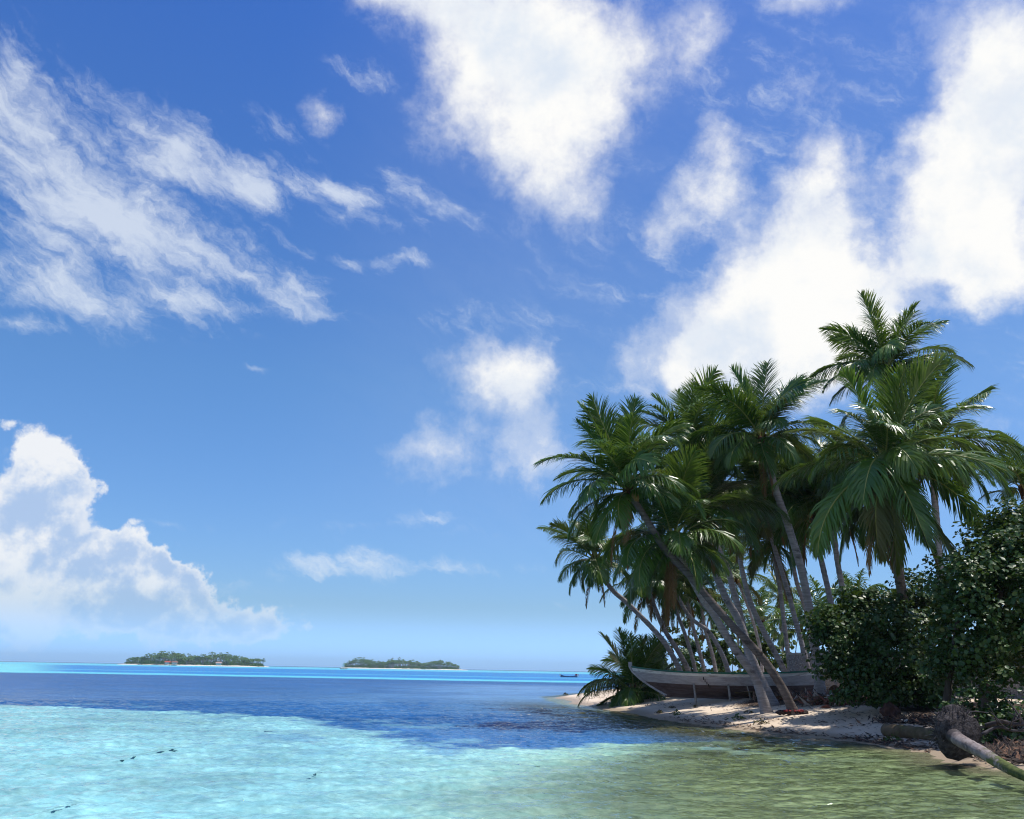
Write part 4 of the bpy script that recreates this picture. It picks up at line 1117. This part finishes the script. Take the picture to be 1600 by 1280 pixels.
branch('driftwood', 'grey forked branch tangle lying highest at the right edge', [P(1540, 1134, 19.5), P(1566, 1128, 19.3), P(1590, 1132, 19.2), P(1630, 1126, 19.0)], .05, .03, MAT['root'], 'branch', 7, 3)
branch('driftwood', 'grey bent branch lying low behind the mossy trunk', [P(1535, 1147, 18.7), P(1560, 1136, 18.8), P(1585, 1142, 18.7), P(1625, 1140, 18.5)], .035, .02, MAT['root'], 'branch', 6, 4)
branch('driftwood', 'long thin twig over the root ball', [P(1500, 1118, 19.8), P(1520, 1112, 20.0), P(1545, 1114, 20.0)], .018, .008, MAT['root'], 'branch', 3, 5)
rock('stump', 'reddish dark stump under the bush left of the fallen log', 1394, 1122, .30, 9, mottled('red_stump', (0.09, 0.035, 0.025), (0.04, 0.02, 0.016), 5), 'stump', None, .9)
rock('coral_rock', 'pale pointed rock in the dark litter at the right edge', 1560, 1118, .17, 11, MAT['coral'], 'rock', 'pale rocks in the dark litter', .9)
rock('coral_rock', 'pale rock right of the pointed one in dark litter', 1578, 1113, .11, 12, MAT['coral'], 'rock', 'pale rocks in the dark litter')
rock('coral_rock', 'small pale rock in dark litter behind the fallen log', 1414, 1130, .10, 13, MAT['coral'], 'rock', 'pale rocks in the dark litter')
rock('coral_rock', 'small white rock above the mossy trunk end', 1580, 1152, .06, 14, MAT['coral'], 'rock', 'pale rocks in the dark litter')
rock('coral_rock', 'olive mossy rock at the right edge above the branches', 1588, 1128, .15, 15, mottled('olive_rock', (0.20, 0.19, 0.12), (0.12, 0.11, 0.07), 4), 'rock')
for i, (x, y, a, lab) in enumerate([(1205,1098,.3,'dry brown frond lying behind the pale trunk'), (1262,1098,-.2,'dry reddish frond lying right of the dark trunk'), (1285,1102,.5,'dry frond on the sand left of the bush'), (1235,1092,2.4,'dry frond lying against the boat stern')]):
    g = on_ground(x, y); me = frond_mesh('fallen_frond', math.radians(12), math.radians(22), 1.9, 7000 + i, 40, .3, DEAD, .8, .03, .2)
    o = link('fallen_frond', me); o.location = g + Vector((-.5, 0, .08)); o.rotation_euler = (0, 0, a); tag(o, lab, 'frond', 'dry fallen fronds')
# scattered litter: husks, chips, leaves
def scatter(name, areas, n, size, mats, seed, flat=.35):
    rr = np.random.default_rng(seed); V, F, mi = [], [], []
    per = n // len(areas)
    for (x0, y0, x1, y1) in areas:
        a, b_ = on_ground(x0, y0), on_ground(x1, y1)
        for i in range(per):
            u, w = rr.uniform(), rr.normal(0, 1)
            x = a.x + (b_.x - a.x) * u + w * .28; y = a.y + (b_.y - a.y) * u + rr.normal(0, 1) * .35
            z = gz(x, y)
            if z < 0.015: continue
            s = size * rr.uniform(.35, 1.5); an = rr.uniform(0, PI)
            ca, sa = math.cos(an) * s, math.sin(an) * s; l = rr.uniform(1, 3.2); k = len(V)
            ht = s * flat * rr.uniform(.2, 1.5) + .006
            V += [(x - ca * l, y - sa * l, z + .004), (x + sa * .6, y - ca * .6, z + ht), (x + ca * l, y + sa * l, z + .01 + ht * rr.uniform(0, 2.5)), (x - sa * .6, y + ca * .6, z + ht * .6)]
            F += [(k, k + 1, k + 2), (k, k + 2, k + 3)]; j = int(rr.integers(0, len(mats))); mi += [j, j]
    me = mesh_np(name, V, F, mats, mi); o = link(name, me); tag(o, kind='stuff'); return o
litA = mottled('litter_brown', (0.22, 0.12, 0.07), (0.11, 0.055, 0.035), 8); litB = mottled('litter_dark', (0.06, 0.04, 0.03), (0.03, 0.022, 0.018), 8); litC = mottled('litter_pale', (0.42, 0.33, 0.25), (0.30, 0.22, 0.16), 8)
litD = mottled('litter_red', (0.30, 0.10, 0.06), (0.18, 0.06, 0.04), 8)
scatter('dry_litter', [(1165, 1090, 1250, 1094), (1190, 1086, 1290, 1092), (1250, 1094, 1330, 1096), (1265, 1100, 1330, 1102), (1215, 1090, 1320, 1090)], 1500, .075, [litA, litA, litD, litC, litB], 5, 1.2)
scatter('shore_wrack', [(1180, 1140, 1300, 1155), (1300, 1156, 1380, 1163), (1380, 1162, 1450, 1176), (1330, 1152, 1450, 1166), (1040, 1122, 1180, 1140)], 900, .045, [litB, litB, litA], 6)
scatter('ground_litter', [(1380, 1128, 1470, 1132), (1400, 1122, 1560, 1130), (1500, 1140, 1600, 1150), (1520, 1160, 1620, 1176), (1530, 1124, 1640, 1130), (1540, 1172, 1600, 1190)], 2600, .05, [litB, litB, litB, litA], 7, 1.0)
scatter('beach_flecks', [(900, 1092, 1000, 1092), (1000, 1100, 1180, 1110), (1100, 1120, 1240, 1128), (1250, 1120, 1380, 1140), (1290, 1112, 1400, 1122), (1150, 1100, 1300, 1108)], 700, .035, [litB, litA, litC], 8)
# drifting weed strands in the lagoon
def strand(label, pix, w, seed):
    pts_ = [G(x, y, 0.035) for x, y in pix]; rr = random.Random(seed); o_ = pts_[0]; b = MB()
    c = catmull(pts_, 26)
    for i in range(25):
        if rr.random() < .22: continue
        p, q_ = c[i] - o_, c[i + 1] - o_; d = (q_ - p); n_ = Vector((-d.y, d.x, 0)).normalized() * w * rr.uniform(.3, 1.2)
        b.add([p - n_, q_ - n_ * rr.uniform(.5, 1), q_ + n_ * rr.uniform(.5, 1) + Vector((0, 0, .004)), p + n_ + Vector((0, 0, .004))], [(0, 1, 2, 3)])
    o = b.build('weed_strand', MAT['weedwet'], None); o.location = o_; tag(o, label, 'seaweed', 'weed strands drifting in the lagoon')
MAT['weedwet'] = mottled('wet_weed', (0.14, 0.31, 0.32), (0.18, 0.38, 0.38), 5, .5)
strand('longest dark weed strand in the turquoise shallows, bent to the left', [(175,1193), (205,1183), (232,1176), (276,1170)], .05, 1)
strand('short weed strand above the longest one', [(213,1171), (245,1172), (275,1169)], .05, 2)
strand('weed strand nearest the bottom left corner', [(62,1271), (90,1262), (122,1255)], .035, 3)
strand('faint weed strand in the middle shallows', [(480,1214), (498,1206), (515,1200)], .03, 4)
strand('tiny weed scrap furthest right in the pale shallows', [(778,1192), (798,1193)], .05, 5)
strand('long faint weed line near the reef edge', [(250,1138), (330,1140), (440,1142)], .09, 6)

# ------------------------------------------------------------------ far islands
MAT['isle_palm'] = leaf_material('island_palm_leaf', (0.04, 0.10, 0.035), (0.08, 0.16, 0.05), 0.1, 0.6, 0.2, 'isl')
MAT['isle_bush'] = leaf_material('island_bush_leaf', (0.05, 0.13, 0.03), (0.10, 0.19, 0.04), 0.1, 0.6, 0.2, 'isl')
MAT['isle_sand'] = mottled('island_sand', (0.72, 0.68, 0.58), (0.62, 0.57, 0.47), .05, .9)
def island(x0, x1, D, depth, hgt, seed, nm, sandbits):
    a, c_ = P(x0, 1040, D), P(x1, 1045, D); w = (c_.x - a.x) / 2; cx = (a.x + c_.x) / 2
    r = np.random.default_rng(seed)
    n = 64; vs = [(cx, D, 1.6)]; fs = []
    for ring, (k, z) in enumerate(((.86, 1.2), (1.0, .5), (1.06, -1.0))):
        for i in range(n):
            an = 2 * PI * i / n; j = 1 + .05 * math.sin(3 * an + seed) + .03 * math.sin(7 * an)
            vs.append((cx + math.cos(an) * w * k * j, D + math.sin(an) * depth * k * j, z))
    for i in range(n):
        fs.append((0, 1 + i, 1 + (i + 1) % n))
        for ring in range(2):
            o_ = 1 + ring * n; fs.append((o_ + i, o_ + n + i, o_ + n + (i + 1) % n, o_ + (i + 1) % n))
    o = link('island', mesh_np('island', vs, fs, [MAT['isle_sand']])); tag(o, kind='structure')
    # the wood on it: palm crowns on stems and shrubs at the front
    V, F, mi = [], [], []
    for i in range(560):
        an = r.uniform(0, 2 * PI); q_ = math.sqrt(r.uniform(0, 1)) * .93
        x, y = math.cos(an) * q_, math.sin(an) * q_
        edge = min(1, .42 + .75 * (1 - abs(x) ** 3.0))
        h_ = hgt * edge * r.uniform(.60, 1.05) * (1.22 if r.uniform() > .90 else 1) * (.90 if y < -.6 else 1) * (.9 + .2 * math.sin(x * 9 + seed))
        X, Y_ = cx + x * w, D + y * depth
        rad_ = r.uniform(2.6, 3.8)
        for k in range(11):
            aa = k * 2 * PI / 11 * 2.4 + r.uniform(-.3, .3); e = r.uniform(-.3, .9)
            d = np.array([math.cos(aa) * math.cos(e), math.sin(aa) * math.cos(e), math.sin(e)])
            s_ = np.array([-math.sin(aa), math.cos(aa), 0]) * rad_ * .17
            p0 = np.array([X, Y_, h_]); p1 = p0 + d * rad_ * .55; p2 = p0 + d * rad_ * np.array([1, 1, .55]) + np.array([0, 0, -rad_ * .38])
            o_ = len(V); V += [p0, p1 - s_, p1 + s_, p2]; F += [(o_, o_ + 1, o_ + 2), (o_ + 1, o_ + 3, o_ + 2)]; mi += [0, 0]
        o_ = len(V); V += [(X - .22, Y_, .5), (X + .22, Y_, .5), (X + .15, Y_, h_), (X - .15, Y_, h_)]; F += [(o_, o_ + 1, o_ + 2), (o_, o_ + 2, o_ + 3)]; mi += [2, 2]
    for i in range(330):
        an = r.uniform(0, 2 * PI); q_ = .93 * r.uniform(.35, 1) ** .4
        x, y = math.cos(an) * q_, math.sin(an) * q_; X, Y_ = cx + x * w, D + y * depth
        hh = hgt * r.uniform(.18, .52) * min(1, .35 + .8 * (1 - abs(x) ** 3)); wd = r.uniform(2, 4.5)
        for k in range(70):
            d = r.normal(0, 1, 3); d /= np.linalg.norm(d); d[2] = abs(d[2]) 
            c0 = np.array([X, Y_, 1.0]) + d * np.array([wd, wd, hh]) * r.uniform(.7, 1)
            u_, v_ = r.normal(0, .55, 3), r.normal(0, .55, 3)
            o_ = len(V); V += [c0, c0 + u_, c0 + v_]; F += [(o_, o_ + 1, o_ + 2)]; mi.append(1)
    o = link('island_forest', mesh_np('island_forest', np.array(V), np.array(F), [MAT['isle_palm'], MAT['isle_bush'], MAT['trunk']], mi)); tag(o, kind='stuff')
    return cx, w
island(190, 419, 1080, 42, 12.2, 5, 'a', None)
island(529, 724, 1350, 46, 11.6, 8, 'b', None)
# huts with red roofs on the left island's beach
for (x, lab, rc) in ((262, 'tiny red-roofed hut on the left island beach', (0.42, 0.08, 0.06)), (273, 'tiny brown-roofed hut right of the red-roofed one', (0.25, 0.12, 0.09)), (342, 'tiny pinkish hut further right on the left island', (0.45, 0.30, 0.27))):
    p = P(x, 1035, 1036); hut = empty('beach_hut', (p.x, p.y, .9), lab, 'hut')
    b = MB(); b.box((0, 0, 1.2), 5, 4, 2.4); b.build('wall', MAT['hull'], hut)
    b = MB(); b.add([(-3.5, -2.5, 2.402), (3.5, -2.5, 2.402), (3.5, 2.5, 2.402), (-3.5, 2.5, 2.402), (-2.5, 0, 3.9), (2.5, 0, 3.9)], [(0, 1, 5, 4), (2, 3, 4, 5), (1, 2, 5), (3, 0, 4), (3, 2, 1, 0)])
    b.build('roof', mottled('hut_roof', rc, tuple(v * .7 for v in rc), .5), hut)
# sailing boat in front of the right island
p = G(537, 1045.5); k = 700 / p.y; p = P(537, 1043.6, 700); 
sb = empty('sailing_boat', (p.x, p.y, 0), 'tiny sailing boat with white sail before the left end of the right island', 'sailing boat')
sb.scale = (1.25, 1.25, 1.25)
MAT['sail'] = mottled('sail_cloth', (0.8, 0.79, 0.76), (0.72, 0.71, 0.68), .5)
def small_hull(parent, Lh, Bh, Hh, rise, mat):
    vs, fs = [], []; n = 14
    for i in range(n + 1):
        u = i / n * 2 - 1; w = Bh * max(1 - abs(u) ** 2.3, .03); zt = Hh + rise * abs(u) ** 3
        vs += [(u * Lh / 2, -w, zt), (u * Lh / 2 * .92, -w * .55, -.15), (u * Lh / 2 * .92, w * .55, -.15), (u * Lh / 2, w, zt)]
    for i in range(n):
        for c_ in range(3): fs.append((i * 4 + c_, (i + 1) * 4 + c_, (i + 1) * 4 + c_ + 1, i * 4 + c_ + 1))
        fs.append((i * 4 + 3, (i + 1) * 4 + 3, (i + 1) * 4, i * 4))
    fs += [(0, 1, 2, 3), (n * 4 + 3, n * 4 + 2, n * 4 + 1, n * 4)]
    return link('hull', mesh_np('hull', vs, fs, [mat]), parent)
small_hull(sb, 4.8, .8, .55, .25, MAT['hull'])
b = MB(); b.tube([(-.1, 0, .2), (-.1, 0, 4.6)], .05, 6); b.build('mast', MAT['driftwood'], sb)
b = MB(); b.add([(-1.7, .1, .9), (-.75, .35, .95), (.45, .1, 1.0), (-.6, .3, 2.6), (.25, .12, 2.9), (.05, .08, 4.9), (-.02, .1, 4.9)], [(0, 1, 3), (1, 2, 4, 3), (3, 4, 5, 6)])
b.add([(-1.7, .13, .9), (-.75, .38, .95), (.45, .13, 1.0), (-.6, .33, 2.6), (.25, .15, 2.9), (.05, .11, 4.9), (-.02, .13, 4.9)], [(3, 1, 0), (3, 4, 2, 1), (6, 5, 4, 3)])
b.build('sail', MAT['sail'], sb)
# low open boat on the far water
p = G(889, 1058.3); 
fbt = empty('open_boat', (p.x, p.y, 0), 'low dark open boat with raised ends on the far blue water', 'boat')
k = p.y / F_PX
small_hull(fbt, 27 * k, .5, .32, .55, mottled('dark_hull', (0.07, 0.12, 0.20), (0.09, 0.15, 0.24), 2))
b = MB(); b.box((13.2 * k, 0, .55), .5, .3, .6); b.build('stern_board', MAT['cream'], fbt)
b = MB(); b.box((10.8 * k, 0, .75), .5, .4, .35); b.build('engine_cover', mottled('red_cover', (0.5, .08, .08), (.4, .05, .05), 3), fbt)
b = MB(); b.box((-13.2 * k, 0, .55), .4, .3, .5); b.build('bow_board', MAT['cream'], fbt)

# ------------------------------------------------------------------ sea air between here and the islands
HZ = MB(); HZ.box((0, 0, 24), 12400, 12400, 56)
m, t, out = material('sea_air')
pv = t.new('ShaderNodeVolumePrincipled')
pv.inputs['Color'].default_value = (0.62, 0.84, 1.0, 1); pv.inputs['Density'].default_value = 0.00012; pv.inputs['Anisotropy'].default_value = 0.2
t.l.new(pv.outputs[0], out.inputs['Volume'])
hz = HZ.build('haze', m); tag(hz, kind='stuff')
